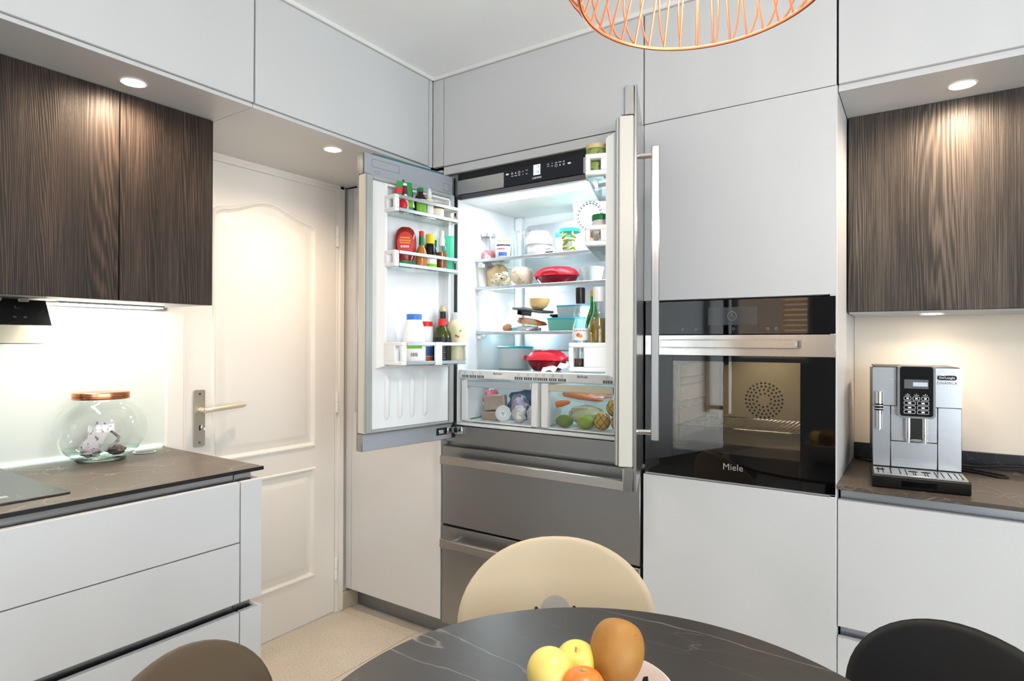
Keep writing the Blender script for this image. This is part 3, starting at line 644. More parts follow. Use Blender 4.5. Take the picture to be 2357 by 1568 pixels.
# ---- doors: local x = from hinge to free edge, local y = inwards (left door) / outwards (right door)
def fridge_door(hx, hy, ax, ay, sg):
    """sg=+1 left door, -1 right door"""
    hinge = (hx, hy, 0)
    def bx(g, a0, a1, n0, n1, z0, z1, c=.0012): return g.box(a0, a1, sg*n0, sg*n1, z0, z1, c)
    g = G(); bx(g, -.012, .460, -.038, -.029, -.414, .7235, .002)
    d = bpy.data.objects.new('fridge_door', g.mesh('fridge_door', m='steel_v')); COL.objects.link(d); d.parent = fr; BASE[d.name] = (0, 0, 0)
    b = BASE[fr.name]; d.location = (hx-b[0], hy-b[1], -b[2]); d.rotation_euler = (0, 0, math.atan2(ay, ax))
    def Q(name, g, m, **k): return P(d, name, g, m, local=True, **k)
    for z0, z1 in ((-.4135, -.3465), (.6415, .723)):
        g = G(); bx(g, -.010, .4595, -.0288, -.0032, z0, z1, .001); Q('end_block', g, 'steel_v')
        g = G(); bx(g, .0, .456, -.003, .0, z0+.0015, z1-.002, .001); Q('inner_cap', g, 'grey_plastic')
    g = G(); bx(g, .437, .456, .0002, .004, .655, .7205, .001); bx(g, .425, .456, .0002, .006, .643, .656, .001); Q('corner_clip', g, 'grey_plastic')
    g = G()
    for a0, a1, z0, z1 in ((.29, .42, .675, .705), (.385, .405, .652, .662), (.02, .055, .655, .685)):
        pts = rrect(a0, a1, z0, z1, .004, 3); g.tube([(p[0], sg*.0003, p[1]) for p in pts], .0006, 4, True)
    g.cyl((.27, 0, .650), (.27, sg*.004, .650), .005, n=12); k = Q('cover_plate', g, 'grey_dark_plastic'); k['kind'] = 'stuff'
    g = G(); bx(g, .04, .405, -.03, -.012, .7235, .733, .001); Q('seal_strip', g, 'teal')
    g = G(); bx(g, .004, .460, -.0288, .012, -.345, .640, .003); Q('door_core', g, 'cream_plastic')
    g = G()
    for a0, a1, z0, z1 in ((.428, .456, -.343, .638), (.006, .034, -.343, .638), (.034, .428, -.343, -.333), (.034, .428, .622, .638)): bx(g, a0, a1, .012, .022, z0, z1, .004)
    bx(g, .440, .444, .012, .0235, -.34, .635, .001); Q('gasket', g, 'gasket_grey')
    g = G(); bx(g, .036, .426, .012, .017, -.331, .620, .002)
    def dike(a_out, a_in, z0, z1):
        r0 = [(a_out, sg*.016, z0-.014), (a_out, sg*.016, z1+.012), (a_in, sg*.055, z1), (a_in, sg*.055, z0)]
        a_b = a_in - .010 if a_in > a_out*0+.2 else a_in + .010
        r1 = [(a_b, sg*.055, z0), (a_b, sg*.055, z1), (a_b, sg*.016, z1), (a_b, sg*.016, z0)]
        g.add(r0, [(0, 1, 2, 3)]); g.add([r0[3], r0[2], r1[1], r1[0]], [(0, 1, 2, 3)]); g.add([r1[0], r1[1], r1[2], r1[3]], [(0, 1, 2, 3)])
        g.add([r0[1], r1[2], r1[1], r0[2]], [(0, 1, 2, 3)]); g.add([r0[0], r0[3], r1[0], r1[3]], [(0, 1, 2, 3)])
    dike(.424, .398, -.088, .60); dike(.038, .062, -.088, .60)
    g.add([(.424, sg*.016, -.102), (.398, sg*.05, -.088), (.062, sg*.05, -.088), (.038, sg*.016, -.102)], [(0, 1, 2, 3)])
    bx(g, .062, .398, .016, .03, -.096, -.088, .001); bx(g, .062, .398, .016, .05, .60, .608, .001)
    Q('door_liner', g, 'white_plastic', sharp=30)
    for a in (.36, .297, .236, .168): Q('rib', G().tube([(a, sg*.0165, -.30), (a, sg*.0175, -.285), (a, sg*.0175, -.145), (a, sg*.0165, -.128)], [.003, .0125, .0125, .003], 10), 'white_plastic')
    # door racks
    for zl, zu, dep, hgt in ((.497, .5455, .115, .013), (.289, .336, .115, .013), (-.082, -.010, .163, .013)):
        for e0, e1 in ((.376, .400), (.060, .076)):
            g = G(); bx(g, e0, e1, .017, dep, zl-.002, zl+.013, .003); bx(g, e0, e1, .017, dep, zu-.002, zu+.013, .003); bx(g, e0, e1, .017, .070 if dep < .15 else .118, zl+.011, zu, .003); bx(g, e0, e1, dep-.014, dep, zl+.011, zu, .003)
            Q('rack_end', g, 'white_plastic')
        for zz in (zl, zu): g = G(); bx(g, .076, .376, dep-.006, dep, zz, zz+hgt, .001); Q('rack_rail', g, 'alu_pale')
        g = G(); bx(g, .070, .385, .018, dep-.006, zl-.004, zl-.001, .0005); Q('rack_base', g, 'shelf_glass')
        if dep > .15:
            g = G(); bx(g, .205, .240, dep-.005, dep+.003, zl-.003, zu+.014, .001); Q('bottle_divider', g, 'white_plastic')
    # handle on the outer face
    g = G(); bx(g, .405, .427, -.098, -.076, -.272, .560, .002); Q('handle', g, 'steel_v')
    for z in (.535, -.250): Q('handle_post', G().cyl((.416, sg*-.079, z), (.416, sg*-.038, z), .008, n=12), 'chrome')
    # lower hinge
    g = G(); bx(g, .030, .088, .0, .002, -.392, -.362, .001); Q('hinge_pocket', g, 'black_plastic')
    g = G(); bx(g, -.004, .034, .0025, .012, -.388, -.362, .003); Q('hinge_arm', g, 'chrome'); g = G(); bx(g, .05, .075, .0021, .004, -.386, -.37, .0005); Q('hinge_cup', g, 'chrome')
    return d
thL = R(7.4); thR = R(19.5)
fridge_door(-1.688, 2.035, -math.sin(thL), -math.cos(thL), 1)
fridge_door(-.844, 2.010, math.sin(thR), -math.cos(thR), -1)
g = G(); g.box(-1.678, -1.625, 2.028, 2.040, -.392, -.358, .003); hb = P(fr, 'hinge_bracket', g, 'chrome')
g = G(); g.box(-1.668, -1.652, 2.026, 2.029, -.385, -.366, .001); P(hb, 'hinge_slot', g, 'dark_hole'); P(hb, 'hinge_screw', G().cyl((-1.637, 2.026, -.374), (-1.637, 2.029, -.374), .005, n=10), 'dark_hole')
# ------------------------------------------------------------------ built-in oven
ov = T('oven', 'built-in black glass oven with steel handle band', 'oven', (-.508, 2.3, -.449))
x0, x1 = -.8055, -.2105
g = G()        # cavity housing
g.box(-.72, -.715, 2.075, 2.46, -.37, -.045, .001); g.box(-.30, -.295, 2.075, 2.46, -.37, -.045, .001); g.box(-.72, -.295, 2.075, 2.46, -.05, -.045, .001); g.box(-.72, -.295, 2.075, 2.46, -.375, -.37, .001)
cav = P(ov, 'cavity', g, 'oven_cavity')
P(ov, 'cavity_back', G().box(-.72, -.295, 2.46, 2.466, -.375, -.045, .001), 'oven_back')
fx_, fz_ = -.497, -.214
g = G()
for k, (r_, n_) in enumerate(((.0, 1), (.026, 10), (.040, 16), (.053, 22), (.066, 27))):
    if r_ == 0: continue
    for i in range(n_):
        a = 2*math.pi*i/n_ + k*.2; g.cyl((fx_+r_*math.cos(a), 2.4585, fz_+r_*math.sin(a)), (fx_+r_*math.cos(a), 2.4602, fz_+r_*math.sin(a)), .0042, n=8)
for i in range(6): g.cyl((-.335+.013*math.cos(i*1.05), 2.4585, -.11+.013*math.sin(i*1.05)), (-.335+.013*math.cos(i*1.05), 2.4602, -.11+.013*math.sin(i*1.05)), .004, n=8)
k = P(ov, 'fan_holes', g, 'dark_hole'); k['kind'] = 'stuff'
g = G(); g.tube([(-.64, 2.40, -.37), (-.64, 2.40, -.10), (-.632, 2.40, -.075), (-.60, 2.40, -.068)], .008, 8); P(ov, 'heating_tube', g, 'stainless_dark')
for z in (-.12, -.145, -.20, -.225, -.28, -.305):
    P(ov, 'side_rail', G().tube([(-.706, 2.10, z), (-.706, 2.20, z), (-.706, 2.43, z)], .0028, 6), 'chrome')
g = G(); g.tube([(-.708, 2.11, -.36), (-.708, 2.11, -.07), (-.708, 2.42, -.07), (-.708, 2.42, -.36)], .003, 6, True); P(ov, 'rail_frame', g, 'chrome')
rk = P(ov, 'wire_rack', G().tube([(-.71, 2.09, -.283), (-.305, 2.09, -.283), (-.305, 2.43, -.283), (-.71, 2.43, -.283)], .003, 6, True), 'chrome')
for i in range(1, 26): P(rk, 'rack_wire', G().tube([(-.71+.0155*i, 2.09, -.283), (-.71+.0155*i, 2.26, -.283), (-.71+.0155*i, 2.43, -.283)], .0014, 5), 'chrome')
P(ov, 'tray', G().box(-.712, -.303, 2.09, 2.43, -.342, -.334, .002), 'stainless_dark')
# control fascia
fa = P(ov, 'control_fascia', G().box(x0, x1, 2.035, 2.10, .0325, .146, .001), 'black_glass')
P(fa, 'display', G().box(-.587, -.432, 2.0345, 2.0352, .063, .121, 0), 'oven_display' if 'oven_display' in MATS else mat('oven_display', '3a3c3f', .1).name)
g = G(); g.tube([(-.510+.014*math.cos(2*math.pi*i/20), 2.0343, .092+.014*math.sin(2*math.pi*i/20)) for i in range(20)], .0005, 4, True); g.tube([(-.51, 2.0343, .101), (-.51, 2.0343, .092), (-.503, 2.0343, .088)], .0005, 4)
k = P(fa, 'clock_icon', g, 'grey_plastic'); k['kind'] = 'stuff'
g = G()
for x in (-.672, -.628, -.505, -.40, -.375): g.tube([(x+.0035*math.cos(2*math.pi*i/12), 2.0345, .050+.0035*math.sin(2*math.pi*i/12)) for i in range(12)], .0005, 4, True)
k = P(fa, 'touch_icons', g, 'grey_plastic'); k['kind'] = 'stuff'
# door: glass frame around the viewing window
wx0, wx1, wz0, wz1 = -.706, -.3065, -.359, -.057
g = G(); g.box(x0, wx0, 2.035, 2.06, -.449, -.0385, .0006); g.box(wx1, x1, 2.035, 2.06, -.449, -.0385, .0006); g.box(wx0, wx1, 2.035, 2.06, -.449, wz0, .0006); g.box(wx0, wx1, 2.035, 2.06, wz1, -.0385, .0006)
dr = P(ov, 'oven_door', g, 'black_glass')
P(dr, 'viewing_pane', G().box(wx0, wx1, 2.0352, 2.039, wz0, wz1, 0), 'oven_glass')
P(dr, 'steel_band', G().box(x0, x1, 2.033, 2.06, -.038, .0305, .0008), 'steel_bright')
P(dr, 'handle', G().box(-.735, -.310, 1.989, 2.003, -.012, .014, .0015), 'steel_bright')
for x in (-.715, -.33): P(dr, 'handle_post', G().box(x-.008, x+.008, 2.003, 2.033, -.008, .010, .001), 'chrome')
P(dr, 'lettering', G().text('Miele', .030, (-.506, 2.0346, -.401), (1, 0, 0), (0, 0, 1), .0004), 'alu_pale')
P(ov, 'trim', G().box(x0, x1, 2.037, 2.07, -.4555, -.4495, .0008), 'alu_pale')
o = area_light('oven_lamp', (-.50, 2.25, -.055), (0, 0.2, -1), .2, .1, .9, (1., .86, .66))
# ------------------------------------------------------------------ left worktop: hob, hood, jar
t = T('induction_hob', 'black glass induction hob set on the left worktop', 'hob', (-2.09, .4, -.394))
P(t, 'glass_plate', G().box(-2.352, -1.826, -.14, .664, -.3938, -.3885, .001), 'hob_glass')
g = G()
for i in range(3): g.box(-1.868, -1.864, .44+.06*i, .455+.06*i, -.3884, -.3882, 0)
for i in range(4): g.cyl((-1.885, .42+.05*i, -.3884), (-1.885, .42+.05*i, -.3882), .003, n=8)
k = P(t, 'touch_marks', g, 'grey_plastic'); k['kind'] = 'stuff'
P(t, 'pale_field', G().box(-1.905, -1.882, .38, .553, -.3884, -.3881, 0), 'alu_pale')  # pale patch painting a white reflection onto the hob glass
t = T('range_hood', 'black extractor hood with slanted visor under the wood cabinet', 'hood', (-2.27, .4, -.005))
hx = lambda z: -2.235 + (.128-z)/.133*.085      # visor plane leans into the room towards its foot
def slab(g, za, zb, y0, y1, th):
    g.add([(hx(z)-d, y, z) for z in (za, zb) for y in (y0, y1) for d in (0, th)], [(0, 1, 3, 2), (4, 6, 7, 5), (0, 4, 5, 1), (2, 3, 7, 6), (0, 2, 6, 4), (1, 5, 7, 3)]); return g
g = slab(G(), .048, .1255, -.12, .742, .012); P(t, 'black_front', g, 'hood_black')
P(t, 'visor', slab(G(), -.005, .0478, -.12, .745, .006), 'hood_visor'); P(t, 'visor_edge', slab(G(), -.0075, -.0052, -.12, .745, .006), 'stainless_dark')
P(t, 'motor_box', G().box(XL+.025, -2.26, -.11, .735, .05, .117, .002), 'hood_black')
for y in (.60, .665): P(t, 'clip', G().box(-2.233, -2.205, y, y+.028, .1165, .1295, .003), 'chrome')
g = G()
for y in (.55, .655, .68): g.cyl((hx(.07)+.0004, y, .07), (hx(.07)-.002, y, .07), .005, n=8)
k = P(t, 'button', g, 'black_plastic'); k['kind'] = 'stuff'

jx, jy, jz = -2.262, .908, -.394; jr = math.atan2(.928, .372)
t = T('glass_jar', 'round glass jar with copper lid holding two crumpled packets', 'jar', (jx, jy, jz))
out = [(.062, .004), (.073, .006), (.085, .014), (.108, .035), (.127, .066), (.1345, .100), (.130, .133), (.114, .162), (.090, .184), (.078, .192), (.0765, .197), (.0765, .206)]
g = G(); g.lathe(jx, jy, [(r_, jz+z) for r_, z in out], 56, 1, .68, jr); g.f = g.f[:-2]; P(t, 'glass_body', g, 'thin_jar', sharp=70)
g = G(); g.lathe(jx, jy, [(max(r_-.0035, 0), jz+z+.001) for r_, z in out[1:]], 56, 1, .68, jr); g.f = g.f[:-2]; P(t, 'inner_wall', g, 'thin_jar', sharp=70)
g = G(); g.lathe(jx, jy, [(.070, jz+.007), (.0835, jz+.0145), (.1045, jz+.034), (.112, jz+.043)], 56, 1, .68, jr); g.f = g.f[:-2]; P(t, 'thick_base', g, 'jar_base', sharp=70)
P(t, 'glass_foot', G().lathe(jx, jy, [(0, jz+.0005), (.060, jz+.0005), (.070, jz+.003), (.074, jz+.0065), (.068, jz+.0095), (0, jz+.0105)], 48, 1, .68, jr), 'glass_green', sharp=60)
P(t, 'lid', G().lathe(jx, jy, [(r_, jz+z) for r_, z in ((.0, .2035), (.080, .2035), (.0815, .2055), (.0815, .211), (.079, .2125), (.0815, .214), (.0815, .2245), (.079, .2265), (.0, .2268))], 48, 1, .68, jr), 'copper', sharp=30)
u_ = Vector((math.cos(jr), math.sin(jr), 0)); w_ = Vector((math.sin(jr), -math.cos(jr), 0)) # u_ to the right seen from the camera
def jp(a, b, z): v = Vector((jx, jy, jz)) + u_*a + w_*b; return (v.x, v.y, jz+z)
def sheet_strip(pts, width, wv, seed, n=8):
    """a crumpled sheet running along pts, wv = width direction"""
    rnd = random.Random(seed); g = G(); rings = []
    for p in pts:
        p = Vector(p); rings.append([tuple(p + Vector(wv)*(width*(i/n-.5)) + Vector((rnd.uniform(-1, 1), rnd.uniform(-1, 1), rnd.uniform(-1, 1)))*.0028) for i in range(n+1)])
    g.loft(rings, False, False, closed=False); return g
t2 = T('packet', 'pale printed packet standing up inside the glass jar', 'packet', jp(-.03, 0, .013))
P(t2, 'contents', G().ball(jp(-.026, .0, .027), .030, .030, .0135, 22, 12, .3, 3), 'grey_wrap')
P(t2, 'wrapper', sheet_strip([jp(-.040+.056*k, -.004+.012*math.sin(k*3), .03+.098*k) for k in [i/10 for i in range(11)]], .062, u_*.9+w_*.3, 5), 'printed_wrap')
t2 = T('packet', 'folded clear packet with dark content inside the glass jar', 'packet', jp(.045, 0, .014))
P(t2, 'contents', G().ball(jp(.042, .0, .031), .033, .027, .0165, 22, 12, .22, 9), 'dark_wrap')
P(t2, 'wrapper', sheet_strip([jp(a, b, z) for a, b, z in ((.012, .012, .03), (.028, .01, .047), (.046, .006, .063), (.05, .0, .074), (.035, -.004, .088), (.016, -.006, .104))], .022, u_*.5+w_*.6, 11, 5), 'grey_wrap')
t = T('worktop_socket', 'flat round pop-up socket lid set beside the glass jar', 'socket', (-2.30, 1.07, -.394))
P(t, 'collar', G().lathe(-2.293, 1.06, [(.033, -.3939), (.036, -.3925), (.030, -.391), (.029, -.3915)], 32), 'chrome'); P(t, 'lid', G().lathe(-2.293, 1.06, [(0, -.3915), (.0285, -.3915), (.0285, -.3905), (0, -.3900)], 32), 'stainless_dark')

# ------------------------------------------------------------------ coffee machine (local axes: x right, y back, z up)
cm = T('coffee_machine', 'silver espresso machine with black control panel and drip tray', 'coffee machine', (-.0015, 2.078, -.415), R(5.0))
def C(name, g, m, par=None, **k): return P(par or cm, name, g, m, local=True, **k)
W = .1125
g = G(); g.prism(rrect(-W+.003, W-.003, .02, .343, .012), 'y', .128, .40); body = C('body', g, 'black_plastic')
def fp(x0, x1, z0, z1, y=.122): return G().box(x0, x1, y, .1285, z0, z1, .0014)
g = G(); g.prism([(-W, .2295), (-.05, .2295), (-.05, .346), (-W+.006, .346), (-W+.0015, .3445), (-W, .340)], 'y', .122, .1285); C('front_panel', g, 'machine_silver')
g = G(); g.prism([(W, .2295), (W, .340), (W-.0015, .3445), (W-.006, .346), (.046, .346), (.046, .2295)], 'y', .122, .1285); C('front_panel', g, 'machine_silver')
C('front_panel', fp(-W, -.0655, .042, .2283), 'machine_silver'); C('front_panel', fp(.0545, W, .042, .2283), 'machine_silver')
C('front_panel', fp(-.0643, .0533, .122, .2283), 'machine_silver'); C('front_panel', fp(-.0643, .0533, .042, .1208), 'machine_silver')
g = G(); g.box(-W, -W+.0025, .1287, .40, .042, .340, .001); C('side_panel', g, 'black_plastic'); g = G(); g.box(W-.0025, W, .1287, .40, .042, .340, .001); C('side_panel', g, 'black_plastic')
g = G(); g.box(-W+.004, W-.004, .125, .39, .343, .348, .002); C('top_cover', g, 'black_plastic')
g = G(); g.lathe(-.01, .17, [(0, .348), (.014, .348), (.014, .351), (0, .353)], 20); C('grind_knob', g, 'stainless_dark')
g = G(); g.prism(rrect(-.049, .046, .196, .353, .012), 'y', .092, .128); cpn = C('control_head', g, 'chrome')
g = G(); g.prism(rrect(-.043, .040, .202, .350, .008), 'y', .0895, .0925); C('touch_panel', g, 'black_glass')
C('display', G().box(-.032, .028, .0890, .0896, .285, .312, 0), 'grey_dark_plastic')
C('pale_field', G().box(-.010, .026, .0886, .0891, .292, .304, 0), 'alu_pale')
g = G()
def frame(g, x0, x1, z0, z1): g.tube([(p[0], .0892, p[1]) for p in rrect(x0, x1, z0, z1, .0022, 3)], .00045, 4, True)
for x0 in (-.0325, -.0105, .0115):
    frame(g, x0, x0+.0175, .2505, .2605); g.tube([(x0+.003, .0892, .2665), (x0+.0055, .0892, .2645), (x0+.0125, .0892, .2645), (x0+.015, .0892, .2665)], .0005, 4); g.box(x0+.006, x0+.012, .0889, .0894, .2535, .2575, 0); g.box(x0+.008, x0+.010, .0889, .0894, .2675, .2695, 0)
for z in (.237, .2235, .2105):
    for x0 in (-.0325, .001): frame(g, x0, x0+.028, z, z+.0098); g.box(x0+.010, x0+.018, .0889, .0894, z+.0028, z+.0068, 0)
k = C('button_icons', g, 'white_glow_ink'); k['kind'] = 'stuff'
g = G(); g.prism(rrect(.053, .100, .311, .3245, .0065), 'y', .1212, .1225); bd = C('badge', g, 'black_plastic')
g = G(); g.tube([(p[0], .1213, p[1]) for p in rrect(.0522, .1008,   .3102, .3253, .007)], .0004, 4, True); C('badge_rim', g, 'chrome')
C('lettering', G().text("De'Longhi", .0092, (.0765, .1209, .3178), (1, 0, 0), (0, 0, 1)), 'white_glow_ink'); C('lettering', G().text('DINAMICA', .0102, (.0765, .1216, .3015), (1, 0, 0), (0, 0, 1)), 'grey_ink')
# spouts
g = G(); g.box(-.0175, .0165, .095, .118, .132, .200, .002); C('spout_body', g, 'black_plastic')
for x in (-.0215, .0195):
    g = G(); g.cyl((x, .100, .136), (x, .100, .200), .0078, n=14); g.cyl((x, .100, .124), (x, .100, .136), .006, n=14); g.cyl((x, .100, .121), (x, .100, .124), .0035, n=12); C('spout', g, 'chrome')
g = G(); g.box(-.016, .014, .094, .106, .128, .134, .002); C('spout_bridge', g, 'chrome')
g = G(); g.cyl((-.096, .108, .235), (-.096, .108, .272), .0105, n=16); C('steam_wand_top', g, 'chrome'); g = G(); g.cyl((-.096, .108, .214), (-.096, .108, .235), .0112, n=16); C('steam_wand_grip', g, 'black_plastic'); g = G(); g.cyl((-.096, .108, .158), (-.096, .108, .214), .0085, n=16); g.cyl((-.096, .108, .154), (-.096, .108, .158), .004, n=10); C('steam_wand', g, 'chrome')
g = G()
for z in (.220, .229): g.lathe(-.096, .108, [(.0113, z-.0008), (.0117, z), (.0113, z+.0008)], 20)
k = C('grip_rings', g, 'white_glow_ink'); k['kind'] = 'stuff'
# drip tray
g = G(); g.prism([(-.004, .002), (.13, .002), (.13, .036), (-.004, .036), (-.007, .034), (-.006, .006)], 'x', -.1165, .1165); C('drip_tray', g, 'black_plastic')
C('tray_handle', G().box(-.045, .04, -.0075, -.004, .006, .026, .001), 'black_glass')
C('tray_grille', G().box(-.1125, .1125, .0, .122, .036, .0405, .001), 'steel_bright')
g = G()
for x in (-.10, -.088, -.068, -.045, -.030, .042, .058, .075, .09, .102): g.box(x-.0014, x+.0014, .012, .098, .0404, .0408, 0)
for x in (-.013, -.008, .015, .021): g.box(x-.0014, x+.0014, .012, .05, .0404, .0408, 0)
for cx in (-.012, .02, -.094): g.prism([(cx+.012*math.cos(2*math.pi*i/16), .07+.012*math.sin(2*math.pi*i/16)) for i in range(16)], 'z', .0404, .0408)
k = C('grille_slots', g, 'dark_hole'); k['kind'] = 'stuff'
g = G(); g.tube([(.10, 2.49, -.395), (.16, 2.53, -.403), (.22, 2.555, -.398), (.30, 2.560, -.392), (.44, 2.565, -.398), (.60, 2.56, -.405)], .0036, 8)
t = T('power_cable', 'black cable running right of the coffee machine along the upstand', 'cable', (.3, 2.54, -.415)); P(t, 'upper_cord', g, 'rubber')
P(t, 'cord_loop', G().tube([(.10, 2.485, -.4105), (.16, 2.455, -.411), (.20, 2.42, -.4112), (.225, 2.425, -.411), (.222, 2.448, -.411), (.18, 2.49, -.411), (.11, 2.52, -.41)], .0036, 8), 'rubber')
g = G(); g.tube([(-.10, 2.50, -.405), (-.15, 2.54, -.409), (-.19, 2.555, -.409), (-.197, 2.535, -.410), (-.17, 2.50, -.4105), (-.11, 2.46, -.4105)], .0034, 8)
ONE('power_cable', 'short black cable coiled in the corner left of the coffee machine', 'cable', g, 'rubber', (-.15, 2.5, -.415))

# ------------------------------------------------------------------ round table, chairs
TX, TY, TZ, TR = -.3495, .7807, -.57, .4709
t = T('round_table', 'round dark stone table with thin pale veins', 'table', (TX, TY, FL))
P(t, 'tabletop', G().lathe(TX, TY, [(0, TZ-.012), (TR-.003, TZ-.012), (TR, TZ-.010), (TR, TZ-.0015), (TR-.0015, TZ), (0, TZ)], 160), 'table_stone', sharp=30)
P(t, 'pedestal', G().lathe(TX, TY, [(.0, FL+.012), (.035, FL+.012), (.035, TZ-.03), (.16, TZ-.022), (.16, TZ-.0125), (0, TZ-.0125)], 40), 'black_matte')
P(t, 'foot_plate', G().lathe(TX, TY, [(0, FL), (.24, FL), (.24, FL+.008), (.05, FL+.014), (0, FL+.014)], 60), 'black_matte')
def chair(label, bx_, by_, m):
    ang = math.atan2(TX-bx_, -(TY-by_))          # local +y looks at the table
    rz = math.atan2(-(TX-bx_), TY-by_)
    f = Vector((TX-bx_, TY-by_, 0)).normalized(); seat = Vector((bx_, by_, 0)) + f*.23
    c = T('dining_chair', label, 'chair', (bx_, by_, FL), rz, group='dining chairs around the round table')
    def K(nm, g, mm, **k): return P(c, nm, g, mm, local=True, **k)
    n = 56; rings = []
    A, B, CZ = .240, .190, .645
    def surf(u, v, off): # u,v in unit disc
        x = A*u; z = CZ + B*v; y = .85*x*x - .10*(z-.45)*(z-.45)/.4 + .004
        return (x, y + off, z)
    se = lambda w: math.copysign(abs(w)**.92, w)
    def rg(k, off): return [surf(k*se(math.cos(2*math.pi*i/n)), k*se(math.sin(2*math.pi*i/n)), off) for i in range(n)]
    for k, off in ((.02, .010), (.25, .010), (.5, .010), (.75, .010), (.93, .010), (.985, .009), (1., .005), (.985, .001), (.93, 0), (.75, 0), (.5, 0), (.25, 0), (.02, 0)): rings.append(rg(k, off))
    K('backrest', G().loft(rings), m, sharp=60)
    rings = []
    def sg(k, off): return [(.225*k*math.cos(2*math.pi*i/n), .235 + .215*k*math.sin(2*math.pi*i/n), .448 + off + .03*k*k*max(0, -math.sin(2*math.pi*i/n))**2) for i in range(n)]
    for k, off in ((.02, .0), (.5, 0), (.93, .004), (1., .0), (.99, -.008), (.93, -.012), (.5, -.012), (.02, -.012)): rings.append(sg(k, off))
    K('seat', G().loft(rings), m, sharp=60)
    g = G(); g.tube([(0, .03, .43), (0, -.012, .47), (0, -.02, .56), (0, -.012, .66)], [.016, .016, .015, .012], 10); K('back_support', g, 'black_matte')
    for sx in (-1, 1):
        for (y0, y1) in ((.36, .43), (.11, .04)): K('leg', G().tube([(sx*.14, y0, .437), (sx*.20, y1, .0)], [.012, .009], 10), 'black_matte')
    # round pad and two screws on the backrest front
    pz = CZ + .015; g = G()
    def disc(g, cx, cz, r_, o0, o1, nn=36):
        rr = lambda r2, o: [(cx+r2*math.cos(2*math.pi*i/nn), surf((cx+r2*math.cos(2*math.pi*i/nn))/A, (cz+r2*math.sin(2*math.pi*i/nn)-CZ)/B, o)[1], cz+r2*math.sin(2*math.pi*i/nn)) for i in range(nn)]
        g.loft([rr(r_*.05, o1), rr(r_*.5, o1), rr(r_, o1), rr(r_, o0)])
    disc(g, 0, pz, .037, .009, .0112); K('pad', g, 'grey_pad')
    for x in (-.047, .047):
        g = G(); disc(g, x, pz+.008, .0045, .009, .0125, 14); K('screw', g, 'black_plastic')
    return c
chair('beige chair with round grey pad facing the camera across the table', -.749, 1.305, 'chair_beige')
chair('dark taupe chair at the lower left edge of the table', -.937, .468, 'chair_taupe')
chair('black chair at the lower right in front of the drawers', .085, 1.268, 'chair_black')

# ------------------------------------------------------------------ fruit bowl
BX, BY = -.371, .779
t = T('fruit_bowl', 'white ceramic bowl with dark dots heaped with fruit', 'bowl', (BX, BY, TZ))
P(t, 'bowl', G().lathe(BX, BY, [(0, TZ), (.048, TZ), (.052, TZ+.004), (.078, TZ+.03), (.098, TZ+.082), (.1005, TZ+.09), (.098, TZ+.091), (.094, TZ+.084), (.074, TZ+.034), (.045, TZ+.009), (0, TZ+.007)], 64), 'white_bowl', sharp=50)
g = G()
for i in range(9):      # dots on the inside wall
    a = .50 + i*.70; r_ = .0885; cx = BX+r_*math.cos(a); cy = BY+r_*math.sin(a)
    nrm = Vector((-math.cos(a), -math.sin(a), .45)).normalized(); e1 = Vector((-math.sin(a), math.cos(a), 0)); e2 = nrm.cross(e1); o_ = Vector((cx, cy, TZ+.068)) + nrm*.0012
    g2 = [o_ + e1*.0055*math.cos(2*math.pi*k/14) + e2*.010*math.sin(2*math.pi*k/14) for k in range(14)]; g.add(g2, [tuple(range(14))])
k = P(t, 'dots', g, 'dark_ink'); k['kind'] = 'stuff'
def fruit(name, label, c, ax, prof, m, stem=None, n=48):
    t = T(name, label, 'fruit', c); q = Vector(ax).normalized().to_track_quat('Z', 'Y').to_matrix().to_4x4(); M_ = Matrix.Translation(Vector(c)) @ q
    sp = []
    for i in range(len(prof)-1):           # smooth the outline (Catmull-Rom)
        p0, p1, p2, p3 = prof[max(i-1, 0)], prof[i], prof[i+1], prof[min(i+2, len(prof)-1)]
        for k in range(4):
            u = k/4; sp.append(tuple(.5*(2*p1[q] + (p2[q]-p0[q])*u + (2*p0[q]-5*p1[q]+4*p2[q]-p3[q])*u*u + (3*p1[q]-p0[q]-3*p2[q]+p3[q])*u**3) for q in (0, 1)))
    sp = [(max(r_, 0), z) for r_, z in sp] + [prof[-1]]
    P(t, 'flesh', G().lathe(0, 0, sp, n).xf(M_), m, sharp=80)
    if stem: P(t, 'stem', G().tube(stem[0], stem[1], 8).xf(M_), stem[2])
    return t
pear = [(0, -.037), (.006, -.039), (.016, -.0395), (.028, -.033), (.036, -.02), (.0392, -.004), (.038, .012), (.033, .027), (.026, .038), (.018, .045), (.008, .047), (.002, .0455), (0, .045)]
fruit('pear', 'large russet brown pear lying on top of the bowl', (-.368, .823, -.4475), (.10, -.62, -.78), pear, 'pear_skin', ([(0, 0, .044), (.001, 0, .052), (.004, .002, .062)], [.0022, .002, .003], 'cheese_brown'))
lem = [(0, -.036), (.006, -.0355), (.018, -.031), (.029, -.018), (.0325, -.002), (.031, .012), (.025, .024), (.014, .0325), (.006, .034), (0, .033)]
fruit('apple', 'bright yellow apple at the left rim of the bowl', (-.427, .733, -.460), (.75, -.55, -.2), lem, 'lemon_skin', ([(0, 0, .031), (0, 0, .037)], [.005, .0045], 'mango_skin'))
app = [(0, -.025), (.006, -.027), (.018, -.025), (.028, -.012), (.030, .002), (.027, .016), (.018, .025), (.008, .026), (.003, .0235), (0, .023)]
fruit('apple', 'yellow green apple between the yellow apple and the pear', (-.416, .788, -.466), (.1, -.3, .9), app, 'pale_apple_skin', ([(0, 0, .022), (.001, 0, .030)], [.0012, .0016], 'cheese_brown'))
